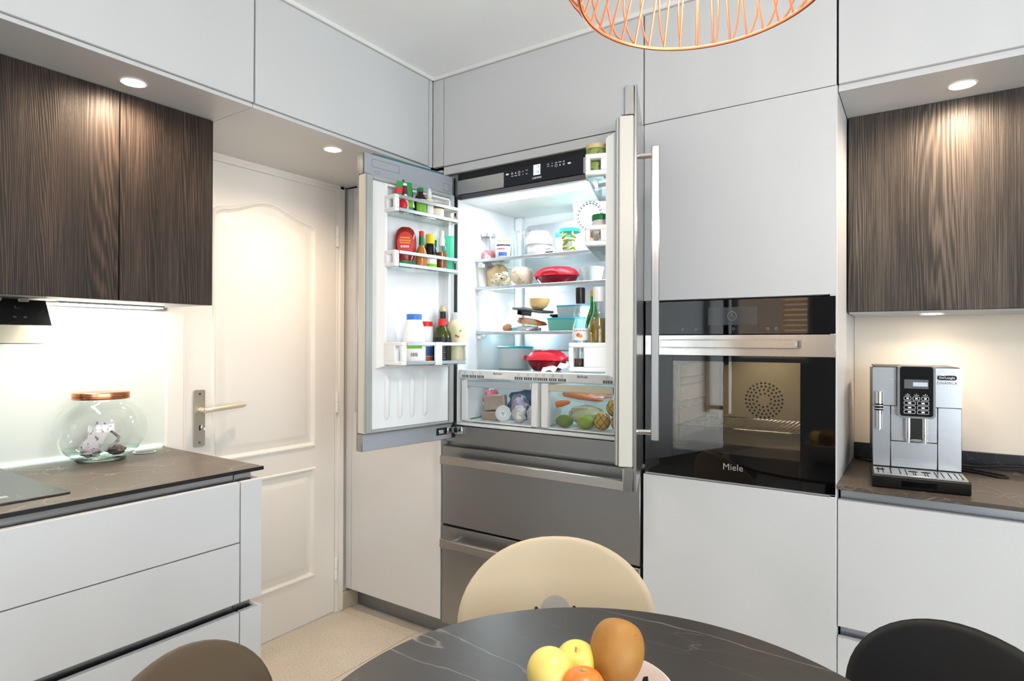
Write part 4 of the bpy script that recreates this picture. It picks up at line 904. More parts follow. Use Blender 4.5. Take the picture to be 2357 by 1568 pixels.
org = [(0, -.027), (.012, -.027), (.023, -.02), (.0295, -.006), (.0295, .008), (.022, .021), (.01, .0265), (0, .026)]
fruit('tangerine', 'orange tangerine at the front of the bowl', (-.374, .728, -.464), (0, 0, 1), org, 'orange_skin', ([(0, 0, .0255), (0, 0, .028)], [.003, .0025], 'mango_skin'))
fruit('tangerine', 'orange tangerine buried under the pear', (-.362, .792, -.523), (.1, .1, 1), [(r_*1.25, z*1.25) for r_, z in org], 'orange_skin')

# ------------------------------------------------------------------ copper wire pendant
PX, PY, PZ, PR = -.258, .856, .50, .1715
t = T('pendant_lamp', 'copper wire pendant lamp hanging over the table', 'lamp', (PX, PY, PZ))
P(t, 'lower_ring', G().tube([(PX+PR*math.cos(2*math.pi*i/80), PY+PR*math.sin(2*math.pi*i/80), PZ) for i in range(80)], .0028, 8, True), 'copper_wire')
P(t, 'upper_ring', G().tube([(PX+.05*math.cos(2*math.pi*i/32), PY+.05*math.sin(2*math.pi*i/32), PZ+.30) for i in range(32)], .0025, 8, True), 'copper_wire')
NW = 40
outer = G().tube([(PR, 0, 0)] + [(rr, 0, z) for rr, z in ((.188, .02), (.203, .045), (.213, .08), (.212, .12), (.195, .17), (.155, .225), (.10, .27), (.05, .30))], .0018, 6).mesh('wire', m='copper_wire')
inner = G().tube([(PR, 0, 0), (PR*.80+.05*.2, 0, .06), (PR*.5+.05*.5, 0, .15), (.05, 0, .30)], .0018, 6).mesh('wire', m='copper_wire')
for k in range(NW):
    for me_, off in ((outer, 0), (inner, .5)):
        o = bpy.data.objects.new('wire', me_); COL.objects.link(o); o.parent = t; o.rotation_euler = (0, 0, 2*math.pi*(k+off*.25)/NW)
P(t, 'socket', G().lathe(PX, PY, [(0, PZ+.22), (.02, PZ+.22), (.022, PZ+.29), (.05, PZ+.298), (.05, PZ+.304), (0, PZ+.31)], 24), 'copper')
_pl = bpy.data.lights.new('pendant_glow', 'POINT'); _pl.energy = 17; _pl.color = (1., .93, .86); _pl.shadow_soft_size = .06
_po = bpy.data.objects.new('pendant_glow', _pl); COL.objects.link(_po); _po.parent = t; _po.location = (0, 0, .12)
P(t, 'light_bulb', G().ball((PX, PY, PZ+.18), .03, .03, .04, 20, 12), 'bulb')
P(t, 'cord', G().cyl((PX, PY, PZ+.305), (PX, PY, CE-.03), .003, n=8), 'rubber'); P(t, 'ceiling_rose', G().lathe(PX, PY, [(0, CE-.03), (.05, CE-.03), (.05, CE-.001), (0, CE-.001)], 28), 'copper')
# ------------------------------------------------------------------ food in the fridge
def LD(a, n): return (-1.688 - math.sin(thL)*a + math.cos(thL)*n, 2.035 - math.cos(thL)*a - math.sin(thL)*n)      # left door: along, inwards
def RD(a, n): return (-.844 + math.sin(thR)*a - math.cos(thR)*n, 2.010 - math.cos(thR)*a - math.sin(thR)*n)
def lathe_thing(name, label, cat, x, y, z, parts, group=None, sx=1., sy=1., rot=0., n=24):
    t = T(name, label, cat, (x, y, z), group=group)
    for nm, prof, m in parts: P(t, nm, G().lathe(x, y, [(r_, z+h) for r_, h in prof], n, sx, sy, rot), m)
    return t
def label_arc(t, x, y, r_, z0, z1, half, m, nm='label', da=0.):
    """paper label wrapped on the side turned to the room"""
    a0 = math.atan2(-y, -x) + da; g = G(); k = 10; ring0 = []; ring1 = []
    for i in range(k+1):
        a = a0 - half + 2*half*i/k; ring0.append((x+r_*math.cos(a), y+r_*math.sin(a), z0)); ring1.append((x+r_*math.cos(a), y+r_*math.sin(a), z1))
    g.loft([ring0, ring1], False, False, closed=False); return P(t, nm, g, m)
def label_text(t, x, y, r_, z, s, size, m, right_shift=0.):
    v = Vector((-x, -y, 0)).normalized(); rt = Vector((0, 0, 1)).cross(v); p = Vector((x, y, z)) + v*(r_+.0006) + rt*right_shift
    return P(t, 'lettering', G().text(s, size, p, rt, (0, 0, 1), .0002), m)
def pouch(name, label, cat, x, y, z, w, h, d, rot, lean, m, band=None, group=None, parts=()):
    t = T(name, label, cat, (x, y, z), group=group); rings = []
    for k, wd, dd in ((0, .9, .5), (.05, .96, .9), (.3, 1, 1), (.6, 1, .8), (.85, 1, .4), (.95, 1, .08), (1, 1, .06)):
        rings.append([(x + (w/2*wd*math.copysign(abs(math.cos(a))**.6, math.cos(a)))*math.cos(rot) - d/2*dd*math.sin(a)*math.sin(rot) + lean[0]*k*h,
                       y + (w/2*wd*math.copysign(abs(math.cos(a))**.6, math.cos(a)))*math.sin(rot) + d/2*dd*math.sin(a)*math.cos(rot) + lean[1]*k*h, z+h*k) for a in [2*math.pi*i/16 for i in range(16)]])
    P(t, 'pouch', G().loft(rings), m)
    if band:
        z0, z1, bm = band; g = G(); rr = []
        for k in (z0, z1):
            dd = 1.06 if k < .4 else (.9 if k < .7 else .5)
            rr.append([(x + w/2*1.02*math.copysign(abs(math.cos(a))**.6, math.cos(a))*math.cos(rot) - d/2*dd*math.sin(a)*math.sin(rot) + lean[0]*k*h, y + w/2*1.02*math.copysign(abs(math.cos(a))**.6, math.cos(a))*math.sin(rot) + d/2*dd*math.sin(a)*math.cos(rot) + lean[1]*k*h, z+h*k) for a in [2*math.pi*i/16 for i in range(16)]])
        P(t, 'print', G().loft(rr, False, False), bm)
    return t
FACE = math.atan2(.72, .70) + math.pi*0        # width direction of things facing the camera on the left door
RW = R(55)
# --- left door, top rack
z1 = .4975
for lb, a, n_, w, h, rl, m, band in (
        ('small green and red sachet at the left of the top door rack', .358, .07, .026, .122, (.10, .06), 'green_pack', (.62, .80, 'red_cap')),
        ('slim dark red sachet in the top door rack', .331, .065, .016, .116, (-.02, -.02), 'dark_red_pack', (.2, .5, 'label_white')),
        ('narrow maroon and white sachet in the top door rack', .318, .085, .016, .119, (-.06, -.05), 'label_white', (.45, .92, 'dark_red_pack')),
        ('tall bright green sachet in the top door rack', .297, .075, .030, .127, (-.03, -.05), 'green_pack', (.25, .5, 'label_green')),
        ('dark printed sachet leaning beside the brown bottle', .276, .07, .022, .110, (-.09, -.09), 'label_black', (.3, .55, 'label_white'))):
    x, y = LD(a, n_); pouch('sachet', lb, 'sachet', x, y, z1, w, h, .012, RW, rl, m, band, 'sachets in the top door rack')
x, y = LD(.348, .095); t = T('pouch', 'red tomato printed pouch low in the top door rack', 'pouch', (x, y, z1)); P(t, 'bag', G().ball((x, y, z1+.026), .022, .016, .026, 18, 10, .08, 2), 'red_plastic'); P(t, 'top_seal', G().box(x-.012, x+.012, y-.002, y+.002, z1+.046, z1+.056, .001), 'label_white')
x, y = LD(.236, .066)
t = lathe_thing('bottle', 'brown glass bottle with dark green cap in top door rack', 'bottle', x, y, z1, (('glass', [(0, 0), (.026, 0), (.028, .003), (.028, .066), (.024, .078), (.0115, .095), (.0105, .104), (0, .104)], 'brown_bottle'), ('cap', [(.0125, .103), (.0125, .117), (.011, .119), (0, .119)], 'tabasco_green')))
label_arc(t, x, y, .0285, z1+.010, z1+.058, .8, 'label_green', da=.25); label_arc(t, x, y, .0287, z1+.060, z1+.070, .8, 'label_white', 'neck_label', .25)
x, y = LD(.203, .082)
t = lathe_thing('spray_bottle', 'small clear bottle with tall white pump in top door rack', 'bottle', x, y, z1, (('bottle', [(0, 0), (.017, 0), (.018, .002), (.018, .070), (.015, .078), (.008, .083), (0, .083)], 'cream_bottle'), ('pump', [(.0095, .082), (.0095, .108), (.006, .110), (.006, .120), (0, .120)], 'white_plastic'), ('clear_cap', [(.0135, .081), (.0135, .124), (.010, .127), (0, .127)], 'thin_jar')))
label_arc(t, x, y, .0184, z1+.012, z1+.058, .9, 'label_white')
x, y = LD(.158, .080)
t = lathe_thing('jar', 'short jar with pale label and gold lid in top door rack', 'jar', x, y, z1, (('glass', [(0, 0), (.026, 0), (.028, .003), (.028, .050), (.024, .056), (0, .056)], 'vinegar'), ('lid', [(.0265, .056), (.0265, .068), (.025, .070), (0, .070)], 'gold_lid')))
label_arc(t, x, y, .0285, z1+.006, z1+.044, 1.0, 'label_cream', da=.2)
x, y = LD(.104, .08); ONE('ginger_root', 'piece of ginger lying at the right of the top door rack', 'ginger', G().ball((x, y, z1+.013), .024, .014, .013, 16, 10, .25, 4), 'ginger_skin', (x, y, z1))
x, y = LD(.066, .085); ONE('garlic_bulb', 'small garlic bulb at the end of the top door rack', 'garlic', G().lathe(x, y, [(0, z1), (.006, z1), (.014, z1+.005), (.016, z1+.011), (.011, z1+.018), (.004, z1+.023), (.003, z1+.03), (0, z1+.03)], 12), 'ginger_skin', (x, y, z1))
# --- left door, middle rack
z2 = .2895
x, y = LD(.306, .062)
t = lathe_thing('ketchup_bottle', 'upside down ketchup bottle with round red label', 'bottle', x, y, z2, (('cap', [(0, 0), (.023, 0), (.028, .012), (.030, .030), (0, .030)], 'tabasco_green'), ('bottle', [(.030, .030), (.036, .046), (.0415, .075), (.043, .10), (.040, .13), (.032, .150), (.018, .161), (0, .163)], 'ketchup')), None, 1., .62, RW)
v = Vector((-x, -y, 0)).normalized(); rt = Vector((0, 0, 1)).cross(v)
def oval_label(t, c, rt, v, rx, rz, m, nm, dz=0.):
    P(t, nm, G().loft([[tuple(Vector(c) + v*o + rt*rx*math.cos(2*math.pi*i/24)*k + Vector((0, 0, rz*math.sin(2*math.pi*i/24)*k))) for i in range(24)] for k, o in ((1., -.003), (1., .0), (.05, .0012))], False, True), m)
c0 = Vector((x, y, z2+.094)) + v*.0275
oval_label(t, c0, rt, v, .033, .046, 'ketchup_label', 'label')
g = G()
for dz, w in ((.022, .020), (.012, .024), (.003, .022)): p = c0 + v*.0022; a, b = p - rt*w, p + rt*w*.8; g.add([a + Vector((0, 0, dz-.003)), b + Vector((0, 0, dz-.003)), b + Vector((0, 0, dz+.003)), a + Vector((0, 0, dz+.003))], [(0, 1, 2, 3)])
k = P(t, 'print', g, 'orange_print'); k['kind'] = 'stuff'
g = G(); p = c0 + v*.0022
for i in range(9): q = p + rt*(-.018+.0036*i); g.add([q + Vector((0, 0, -.016)), q + rt*.0018 + Vector((0, 0, -.016)), q + rt*.0018 + Vector((0, 0, -.007)), q + Vector((0, 0, -.007))], [(0, 1, 2, 3)])
k = P(t, 'barcode', g, 'label_white'); k['kind'] = 'stuff'
x, y = LD(.245, .085)
t = lathe_thing('sauce_bottle', 'slim hot sauce bottle with red cap and green neck', 'bottle', x, y, z2, (('bottle', [(0, 0), (.0215, 0), (.0225, .003), (.0225, .062), (.018, .078), (.0105, .092), (.009, .098), (0, .098)], 'tabasco'), ('neck_foil', [(.0105, .096), (.0098, .132), (0, .132)], 'tabasco_green'), ('cap', [(.0098, .132), (.0098, .150), (.008, .152), (0, .152)], 'red_cap')))
x, y = LD(.196, .080)
t = lathe_thing('soy_sauce_bottle', 'dark soy sauce bottle with yellow cap and green label', 'bottle', x, y, z2, (('bottle', [(0, 0), (.026, 0), (.028, .003), (.028, .050), (.027, .075), (.022, .098), (.017, .108), (0, .108)], 'soy'), ('cap', [(.018, .108), (.0185, .140), (.017, .146), (0, .147)], 'yellow_cap')))
label_arc(t, x, y, .0285, z2+.026, z2+.052, 1.25, 'label_white'); label_arc(t, x, y, .0285, z2+.006, z2+.026, 1.25, 'label_green', 'label_lower')
x, y = LD(.150, .042); pouch('tea_pouch', 'dark green pouch behind the amber bottle in the door', 'pouch', x, y, z2, .036, .135, .014, RW, (0, 0), 'tabasco_green', (.62, .78, 'label_white'))
x, y = LD(.142, .090)
t = lathe_thing('spray_bottle', 'amber liquid bottle with white pump in the middle rack', 'bottle', x, y, z2, (('bottle', [(0, 0), (.021, 0), (.0225, .003), (.0225, .086), (.019, .100), (.0125, .106), (0, .106)], 'thin_jar'), ('liquid', [(0, .003), (.0208, .003), (.0208, .078), (0, .078)], 'oil_amber'), ('pump', [(.0125, .105), (.0125, .135), (.009, .140), (.010, .166), (0, .167)], 'white_plastic')))
x, y = LD(.094, .082); pouch('sauce_tube', 'mint green squeeze tube standing at the end of the middle rack', 'tube', x, y, z2, .044, .155, .020, RW+.2, (0, 0), 'mint_tube', (.02, .07, 'label_white'))
# --- left door, bottom rack
z3 = -.0815
x, y = LD(.292, .100)
t = lathe_thing('milk_bottle', 'white milk bottle with blue cap in the lower door rack', 'bottle', x, y, z3, (('bottle', [(0, 0), (.042, 0), (.0455, .004), (.046, .088), (.0455, .10), (.0405, .135), (.031, .165), (.028, .172), (0, .172)], 'milk'), ('cap', [(.029, .171), (.030, .190), (.028, .193), (0, .193)], 'blue_cap')))
label_arc(t, x, y, .0465, z3+.016, z3+.085, 1.0, 'label_white'); label_arc(t, x, y, .0467, z3+.060, z3+.074, .7, 'label_green', 'print'); 
v = Vector((-x, -y, 0)).normalized(); rt = Vector((0, 0, 1)).cross(v); g = G()
for i in range(8): q = Vector((x, y, z3+.03)) + v*.0472 + rt*(-.012+.0034*i) ; g.add([q, q+rt*.0016, q+rt*.0016+Vector((0, 0, .014)), q+Vector((0, 0, .014))], [(0, 1, 2, 3)])
k = P(t, 'barcode', g, 'dark_ink'); k['kind'] = 'stuff'
x, y = LD(.197, .062)
t = lathe_thing('cream_bottle', 'white bottle with red cap behind the bottom rail', 'bottle', x, y, z3, (('bottle', [(0, 0), (.029, 0), (.031, .003), (.031, .09), (.030, .115), (.0245, .148), (0, .148)], 'milk'), ('cap', [(.024, .148), (.0245, .166), (.023, .168), (0, .168)], 'red_cap')))
label_arc(t, x, y, .0315, z3+.03, z3+.068, 1.2, 'blue_print'); label_arc(t, x, y, .0315, z3+.006, z3+.028, 1.2, 'walnut_print', 'label_lower')
x, y = LD(.157, .112)
t = lathe_thing('oil_bottle', 'green oil bottle with red cap and black label', 'bottle', x, y, z3, (('bottle', [(0, 0), (.034, 0), (.0365, .003), (.0365, .105), (.035, .120), (.022, .145), (.0165, .152), (0, .152)], 'olive'), ('cap', [(.0175, .152), (.018, .176), (.0165, .179), (0, .179)], 'red_cap')))
label_arc(t, x, y, .037, z3+.008, z3+.104, 1.3, 'label_black'); g = G(); v = Vector((-x, -y, 0)).normalized(); rt = Vector((0, 0, 1)).cross(v)
for i in range(9): q = Vector((x, y, z3+.020+.008*i)) + v*.0378 - rt*.016; g.add([q, q+rt*(.03-.004*(i % 3)), q+rt*(.03-.004*(i % 3))+Vector((0, 0, .0012)), q+Vector((0, 0, .0012))], [(0, 1, 2, 3)])
k = P(t, 'print', g, 'grey_plastic'); k['kind'] = 'stuff'
x, y = LD(.098, .050)
t = lathe_thing('pourer_bottle', 'dark bottle with cork pourer rising behind the pale yellow bottle', 'bottle', x, y, z3, (('bottle', [(0, 0), (.026, 0), (.028, .003), (.028, .13), (.016, .17), (.0125, .178), (.0125, .212), (0, .212)], 'olive_dark'), ('pourer', [(.012, .212), (.014, .214), (.011, .224), (.005, .228), (.003, .240), (0, .240)], 'gold_lid')))
x, y = LD(.068, .104)
t = lathe_thing('sauce_bottle', 'pale yellow squeeze bottle with white cap in the lower door rack', 'bottle', x, y, z3, (('bottle', [(0, 0), (.036, 0), (.0395, .004), (.040, .05), (.037, .095), (.0405, .125), (.041, .145), (.036, .165), (.024, .178), (0, .178)], 'cream_bottle'), ('cap', [(.0225, .178), (.0235, .205), (.021, .208), (0, .208)], 'white_plastic')))
for da, zz, m in ((-.1, .108, 'red_cap'), (.1, .104, 'red_cap'), (.35, .128, 'label_green')): label_arc(t, x, y, .0415, z3+zz, z3+zz+.008, .09, m, 'print', da)
# --- right door
zr = -.0755
x, y = RD(.34, .090)
t = lathe_thing('pesto_jar', 'jar of green pesto with pale lid in the right door', 'jar', x, y, .4975, (('glass', [(0, 0), (.029, 0), (.031, .003), (.031, .078), (.027, .088), (0, .088)], 'pesto'), ('lid', [(.0305, .088), (.031, .100), (.029, .1025), (0, .1025)], 'gold_lid')))
x, y = RD(.30, .078)
t = lathe_thing('jar', 'jar with dark green lid in the right door middle rack', 'jar', x, y, .2895, (('glass', [(0, 0), (.027, 0), (.029, .003), (.029, .080), (.026, .09), (0, .09)], 'cheese_white'), ('lid', [(.0295, .09), (.030, .104), (.028, .107), (0, .107)], 'tabasco_green')))
x, y = RD(.36, .096); pouch('snack_packet', 'orange packet leaning in the right door middle rack', 'packet', x, y, .2895, .018, .055, .012, RW, (-.3, 0), 'orange_print', (.2, .5, 'label_white'))
x, y = RD(.366, .070); pouch('snack_packet', 'small dark and white packet in the right door middle rack', 'packet', x, y, .2895, .022, .05, .014, RW, (.1, 0), 'label_black', (.3, .7, 'label_white'))
x, y = RD(.19, .070); pouch('snack_packet', 'tall beige packet at the back of the right door middle rack', 'packet', x, y, .2895, .05, .115, .02, RW, (0, 0), 'paper_bag')
x, y = RD(.335, .137)
t = lathe_thing('oil_bottle', 'waisted clear walnut oil bottle with black cap in right door', 'bottle', x, y, zr, (('glass', [(0, 0), (.0235, 0), (.0245, .003), (.0245, .108), (.0225, .122), (.017, .142), (.0175, .150), (.021, .165), (.020, .172), (.0135, .195), (.012, .200), (0, .200)], 'clear_bottle'), ('oil', [(0, .003), (.0225, .003), (.0225, .030), (0, .030)], 'walnut'), ('cap', [(.0145, .198), (.0145, .243), (.013, .246), (0, .246)], 'black_plastic')))
label_arc(t, x, y, .0250, zr+.086, zr+.122, 1.15, 'label_white'); label_text(t, x, y, .0250, zr+.115, 'Huile de Noix', .0072, 'dark_ink')
v = Vector((-x, -y, 0)).normalized(); rt = Vector((0, 0, 1)).cross(v)
oval_label(t, Vector((x, y, zr+.102)) + v*.0262 - rt*.006, rt, v, .006, .006, 'walnut_print', 'nut_print'); oval_label(t, Vector((x, y, zr+.0985)) + v*.0266 + rt*.001, rt, v, .0058, .0055, 'orange_print', 'nut_print')
x, y = RD(.34, .080)
t = lathe_thing('vinegar_bottle', 'bottle of golden vinegar with white cap in right door', 'bottle', x, y, zr, (('glass', [(0, 0), (.031, 0), (.0325, .003), (.0325, .118), (.031, .132), (.019, .165), (.0165, .175), (.0155, .203), (0, .203)], 'clear_bottle'), ('vinegar', [(0, .003), (.0305, .003), (.0305, .118), (.029, .131), (.0215, .152), (0, .152)], 'vinegar'), ('cap', [(.0175, .202), (.018, .245), (.0165, .247), (0, .247)], 'white_plastic')))
x, y = RD(.215, .112)
t = lathe_thing('bottle', 'green glass bottle with gold cap behind the vinegar', 'bottle', x, y, zr, (('glass', [(0, 0), (.026, 0), (.028, .003), (.028, .14), (.013, .185), (.0105, .195), (.0105, .228), (0, .228)], 'green_glass'), ('cap', [(.012, .227), (.012, .246), (.011, .248), (0, .248)], 'gold_cap')))

# --- top glass shelf
zs = .3725
x, y = -1.640, 2.235
t = lathe_thing('jam_jar', 'glass jar with remains of red jam and silver lid', 'jar', x, y, zs, (('glass', [(0, 0), (.030, 0), (.033, .003), (.034, .09), (.030, .105), (.029, .114), (0, .114)], 'clear_bottle'), ('jam', [(0, .003), (.030, .003), (.031, .035), (.024, .05), (0, .046)], 'jam_red'), ('lid', [(.033, .112), (.034, .124), (.032, .1265), (0, .1265)], 'alu_pale')))
x, y = -1.600, 2.305
t = lathe_thing('jam_jar', 'small jar of orange marmalade with pale gold lid', 'jar', x, y, zs, (('glass', [(0, 0), (.025, 0), (.026, .002), (.027, .08), (.024, .092), (0, .092)], 'marmalade'), ('lid', [(.027, .092), (.0275, .104), (.026, .106), (0, .106)], 'gold_lid')))
x, y = -1.552, 2.228
t = lathe_thing('yoghurt_tub', 'white tub with blue and red print on top shelf', 'tub', x, y, zs, (('tub', [(0, 0), (.032, 0), (.034, .003), (.038, .072), (0, .072)], 'white_tub'), ('lid', [(.0395, .071), (.0395, .077), (.037, .0785), (0, .0785)], 'label_white')))
label_arc(t, x, y, .0365, zs+.044, zs+.056, .5, 'red_cap', 'print', -.35); label_arc(t, x, y, .0362, zs+.016, zs+.032, .55, 'blue_print', 'print', -.1); label_arc(t, x, y, .0384, zs+.060, zs+.066, .9, 'dark_ink', 'print')
x, y = -1.472, 2.245
t = lathe_thing('drinking_glass', 'tall clear drinking glass on top shelf', 'glass', x, y, zs, (('glass', [(0, 0), (.028, 0), (.030, .003), (.036, .118), (.037, .122), (.035, .122), (.029, .01), (0, .009)], 'clear_bottle'), ('water', [(0, .011), (.0285, .011), (.0315, .05), (0, .05)], 'thin_jar')), n=20)
x, y = -1.375, 2.245
t = lathe_thing('storage_jar', 'large white jar with wide band and gold lid', 'jar', x, y, zs, (('jar', [(0, 0), (.046, 0), (.049, .004), (.050, .052), (0, .052)], 'milk'), ('band', [(.050, .05), (.0575, .055), (.0575, .085), (.050, .093), (0, .093)], 'label_white'), ('lid', [(.043, .093), (.0435, .108), (.041, .111), (0, .111)], 'gold_lid')))
x, y = -1.292, 2.205; t = T('cheese_box', 'small striped carton between white jar and gherkins', 'box', (x, y, zs)); P(t, 'carton', G().box(x-.018, x+.018, y-.015, y+.015, zs, zs+.024, .001), 'label_white'); P(t, 'print', G().box(x-.0182, x+.0182, y-.0153, y-.015, zs+.008, zs+.014, 0), 'dark_ink'); P(t, 'lid', G().box(x-.019, x+.010, y-.016, y+.016, zs+.0245, zs+.034, .001), 'grey_box')
x, y = -1.226, 2.250
t = T('gherkin_jar', 'jar of green gherkins with turquoise lid', 'jar', (x, y, zs))
P(t, 'glass', G().lathe(x, y, [(0, zs), (.044, zs), (.048, zs+.003), (.049, zs+.075), (.043, zs+.088), (.042, zs+.098), (0, zs+.098)], 28), 'thin_jar')
P(t, 'lid', G().lathe(x, y, [(.045, zs+.095), (.046, zs+.107), (.043, zs+.110), (0, zs+.1105)], 28), 'green_lid')
rnd = random.Random(5); ca = math.atan2(-y, -x)
for i in range(16):
    a = ca + rnd.uniform(-1.25, 1.25); rr_ = rnd.uniform(.028, .036); h = zs + .012 + (i % 5)*.0155 + rnd.uniform(0, .004)
    d = Vector((math.cos(a+1.57), math.sin(a+1.57), rnd.uniform(-.7, .7))).normalized()*.016; c = Vector((x+rr_*math.cos(a), y+rr_*math.sin(a), h))
    P(t, 'gherkin', G().tube([c-d, c-d*.6, c, c+d*.6, c+d], [.002, .006, .0068, .006, .002], 8), 'gherkin')
label_arc(t, x, y, .0495, zs+.012, zs+.062, .28, 'label_cream', 'label', -.95); label_arc(t, x, y, .0495, zs+.018, zs+.058, .3, 'label_white', 'label', .75)
x, y = -1.30, 2.33
t = lathe_thing('jar', 'pale jar with turquoise lid partly behind the gherkins', 'jar', x, y, zs, (('glass', [(0, 0), (.034, 0), (.036, .003), (.036, .09), (0, .09)], 'label_cream'), ('lid', [(.037, .09), (.038, .108), (.036, .112), (0, .112)], 'green_lid')))
# --- second shelf
zs = .2475
def crumple(name, label, cat, parts):
    b = parts[0][1]; t = T(name, label, cat, (b[0], b[1], zs))
    for nm, c, r3, wob, sd, m in parts: P(t, nm, G().ball((c[0], c[1], c[2]), *r3, 26, 16, wob, sd), m, sharp=50 if wob < .15 else 18)
    return t
t = crumple('paper_bag', 'tall crumpled brown paper bag on the second shelf', 'bag', [('bag', (-1.622, 2.275, zs+.057), (.050, .045, .057), .22, 21, 'paper_bag')]); P(t, 'folded_top', G().ball((-1.597, 2.278, zs+.085), .03, .02, .028, 16, 10, .35, 8), 'paper_bag', sharp=18)
t = crumple('paper_bag', 'smaller printed paper bag in front of the tall one', 'bag', [('bag', (-1.560, 2.215, zs+.032), (.046, .034, .032), .24, 33, 'paper_print')]); P(t, 'twist', G().ball((-1.528, 2.205, zs+.055), .017, .012, .016, 12, 8, .3, 5), 'paper_print', sharp=18)
t = T('bread', 'pale round bread wrapped in clear film', 'bread', (-1.466, 2.245, zs)); P(t, 'loaf', G().ball((-1.466, 2.245, zs+.046), .052, .045, .046, 24, 14, .05, 4, .75), 'bread_crust'); P(t, 'film', G().ball((-1.466, 2.245, zs+.0475), .0545, .047, .0475, 24, 14, .07, 6, .75), 'film', sharp=15)
def red_dish(label, cx, cy, zb, L, Wd, h, handles):
    t = T('casserole_dish', label, 'dish', (cx, cy, zb)); hz = zb + h*.5
    el = lambda k, z, lift=0.: [(cx+L*k*math.copysign(abs(math.cos(a))**.85, math.cos(a)), cy+Wd*k*math.sin(a), z + lift*math.cos(a)**2) for a in [2*math.pi*i/40 for i in range(40)]]
    P(t, 'base', G().loft([el(.62, zb), el(.70, zb+.003), el(.88, zb+h*.28), el(.97, hz-.002), el(.93, hz-.001), el(.60, zb+.008)]), 'red_clear')
    P(t, 'food', G().loft([el(.6, zb+.009), el(.85, zb+h*.32), el(.5, zb+h*.36)]), 'red_plastic')
    P(t, 'lid', G().loft([el(1.03, hz, -.002), el(1.03, hz+.003, -.002), el(.96, hz+h*.16), el(.84, hz+h*.33), el(.62, hz+h*.45), el(.3, hz+h*.5), el(.02, hz+h*.505)], True, True), 'red_lid', sharp=55)
    if handles:
        for s_ in (-1, 1): P(t, 'handle', G().tube([(cx+s_*L*.98, cy-.02, hz+.001), (cx+s_*L*1.10, cy-.016, hz+.005), (cx+s_*L*1.17, cy, hz+.014), (cx+s_*L*1.10, cy+.016, hz+.005), (cx+s_*L*.98, cy+.02, hz+.001)], [.006, .006, .0065, .006, .006], 8), 'red_lid')
        P(t, 'vent_button', G().lathe(cx, cy-.018, [(.017, hz+h*.45), (.017, hz+h*.51), (.012, hz+h*.535), (0, hz+h*.54)], 20), 'white_plastic')
    else:
        P(t, 'grip', G().loft([[(cx+L*.42*math.cos(a)*k, cy-Wd*.93+Wd*.10*o, hz+.004+h*.20*math.sin(a)*k) for a in [math.pi*i/16 for i in range(17)]] for k, o in ((1., 0), (.97, -.6), (.02, -.65))]), 'red_plastic')
    return t
red_dish('red oval steamer dish without handles on the second shelf', -1.298, 2.262, zs, .104, .062, .082, False)
x, y = -1.128, 2.262; t = T('food_bag', 'clear bag with white bowl shape at the right of the second shelf', 'bag', (x, y, zs))
P(t, 'bowl', G().lathe(x, y, [(0, zs), (.028, zs), (.034, zs+.004), (.050, zs+.068), (.047, zs+.068), (.03, zs+.008), (0, zs+.007)], 24), 'salt'); P(t, 'film', G().ball((x, y, zs+.037), .056, .046, .037, 22, 12, .12, 12, .8), 'film', sharp=15)
# --- third shelf
zs = .0485
t = T('plastic_bag', 'knotted white plastic bag at the left of the third shelf', 'bag', (-1.612, 2.275, zs)); P(t, 'bag', G().ball((-1.612, 2.275, zs+.038), .037, .034, .038, 22, 14, .16, 2), 'bag_film', sharp=18); P(t, 'knot', G().ball((-1.622, 2.272, zs+.078), .018, .012, .008, 12, 8, .4, 3), 'bag_film', sharp=18)
t = T('plastic_bag', 'taller knotted white plastic bag behind the egg', 'bag', (-1.57, 2.345, zs)); P(t, 'bag', G().ball((-1.57, 2.345, zs+.058), .040, .034, .058, 22, 14, .16, 7), 'bag_film', sharp=18); P(t, 'knot', G().tube([(-1.575, 2.345, zs+.10), (-1.585, 2.345, zs+.125), (-1.59, 2.345, zs+.142)], [.016, .008, .015], 8), 'bag_film')
x, y = -1.532, 2.232; ONE('egg', 'brown egg lying on the third shelf', 'egg', G().ball((x, y, zs+.0205), .0235, .021, .0205, 20, 12), 'egg_shell', (x, y, zs))
t = T('foil_parcel', 'flat parcel wrapped in crumpled foil on the third shelf', 'parcel', (-1.442, 2.26, zs)); P(t, 'foil_wrap', G().ball((-1.450, 2.262, zs+.0145), .070, .056, .0145, 34, 14, .16, 14, .6), 'foil', sharp=12)
# tilted glass box with carrots
M_ = Matrix.Translation((-1.432, 2.275, zs+.0305)) @ Matrix.Rotation(R(8), 4, 'Y') @ Matrix.Rotation(R(3), 4, 'X')
t = T('glass_box', 'tilted glass box of carrots with dark clip lid', 'box', (-1.432, 2.275, zs+.027))
g = G(); g.box(-.075, .075, -.05, .05, 0, .003); g.box(-.075, -.072, -.05, .05, .003, .062); g.box(.072, .075, -.05, .05, .003, .062); g.box(-.072, .072, -.05, -.047, .003, .062); g.box(-.072, .072, .047, .05, .003, .062); P(t, 'glass', g.xf(M_), 'clear_bottle')
g = G(); g.box(-.078, .078, -.053, .053, .0625, .074, .003); P(t, 'lid', g.xf(M_), 'grey_dark_plastic')
g = G(); g.box(-.045, .03, -.056, -.0535, .045, .070, .001); P(t, 'clip', g.xf(M_), 'black_glass')
for k, yy in ((0, -.025), (1, 0.0), (2, .022)):
    P(t, 'carrot', G().tube([(-.06, yy, .016), (-.05, yy, .018), (.0, yy+.004, .017), (.055, yy, .014), (.066, yy, .012)], [.006, .013, .0125, .009, .003], 12).xf(M_), 'carrot_skin')
x, y = -1.388, 2.265; t = T('melon_half', 'cut half melon under film on top of the glass box', 'melon', (x, y, zs+.098))
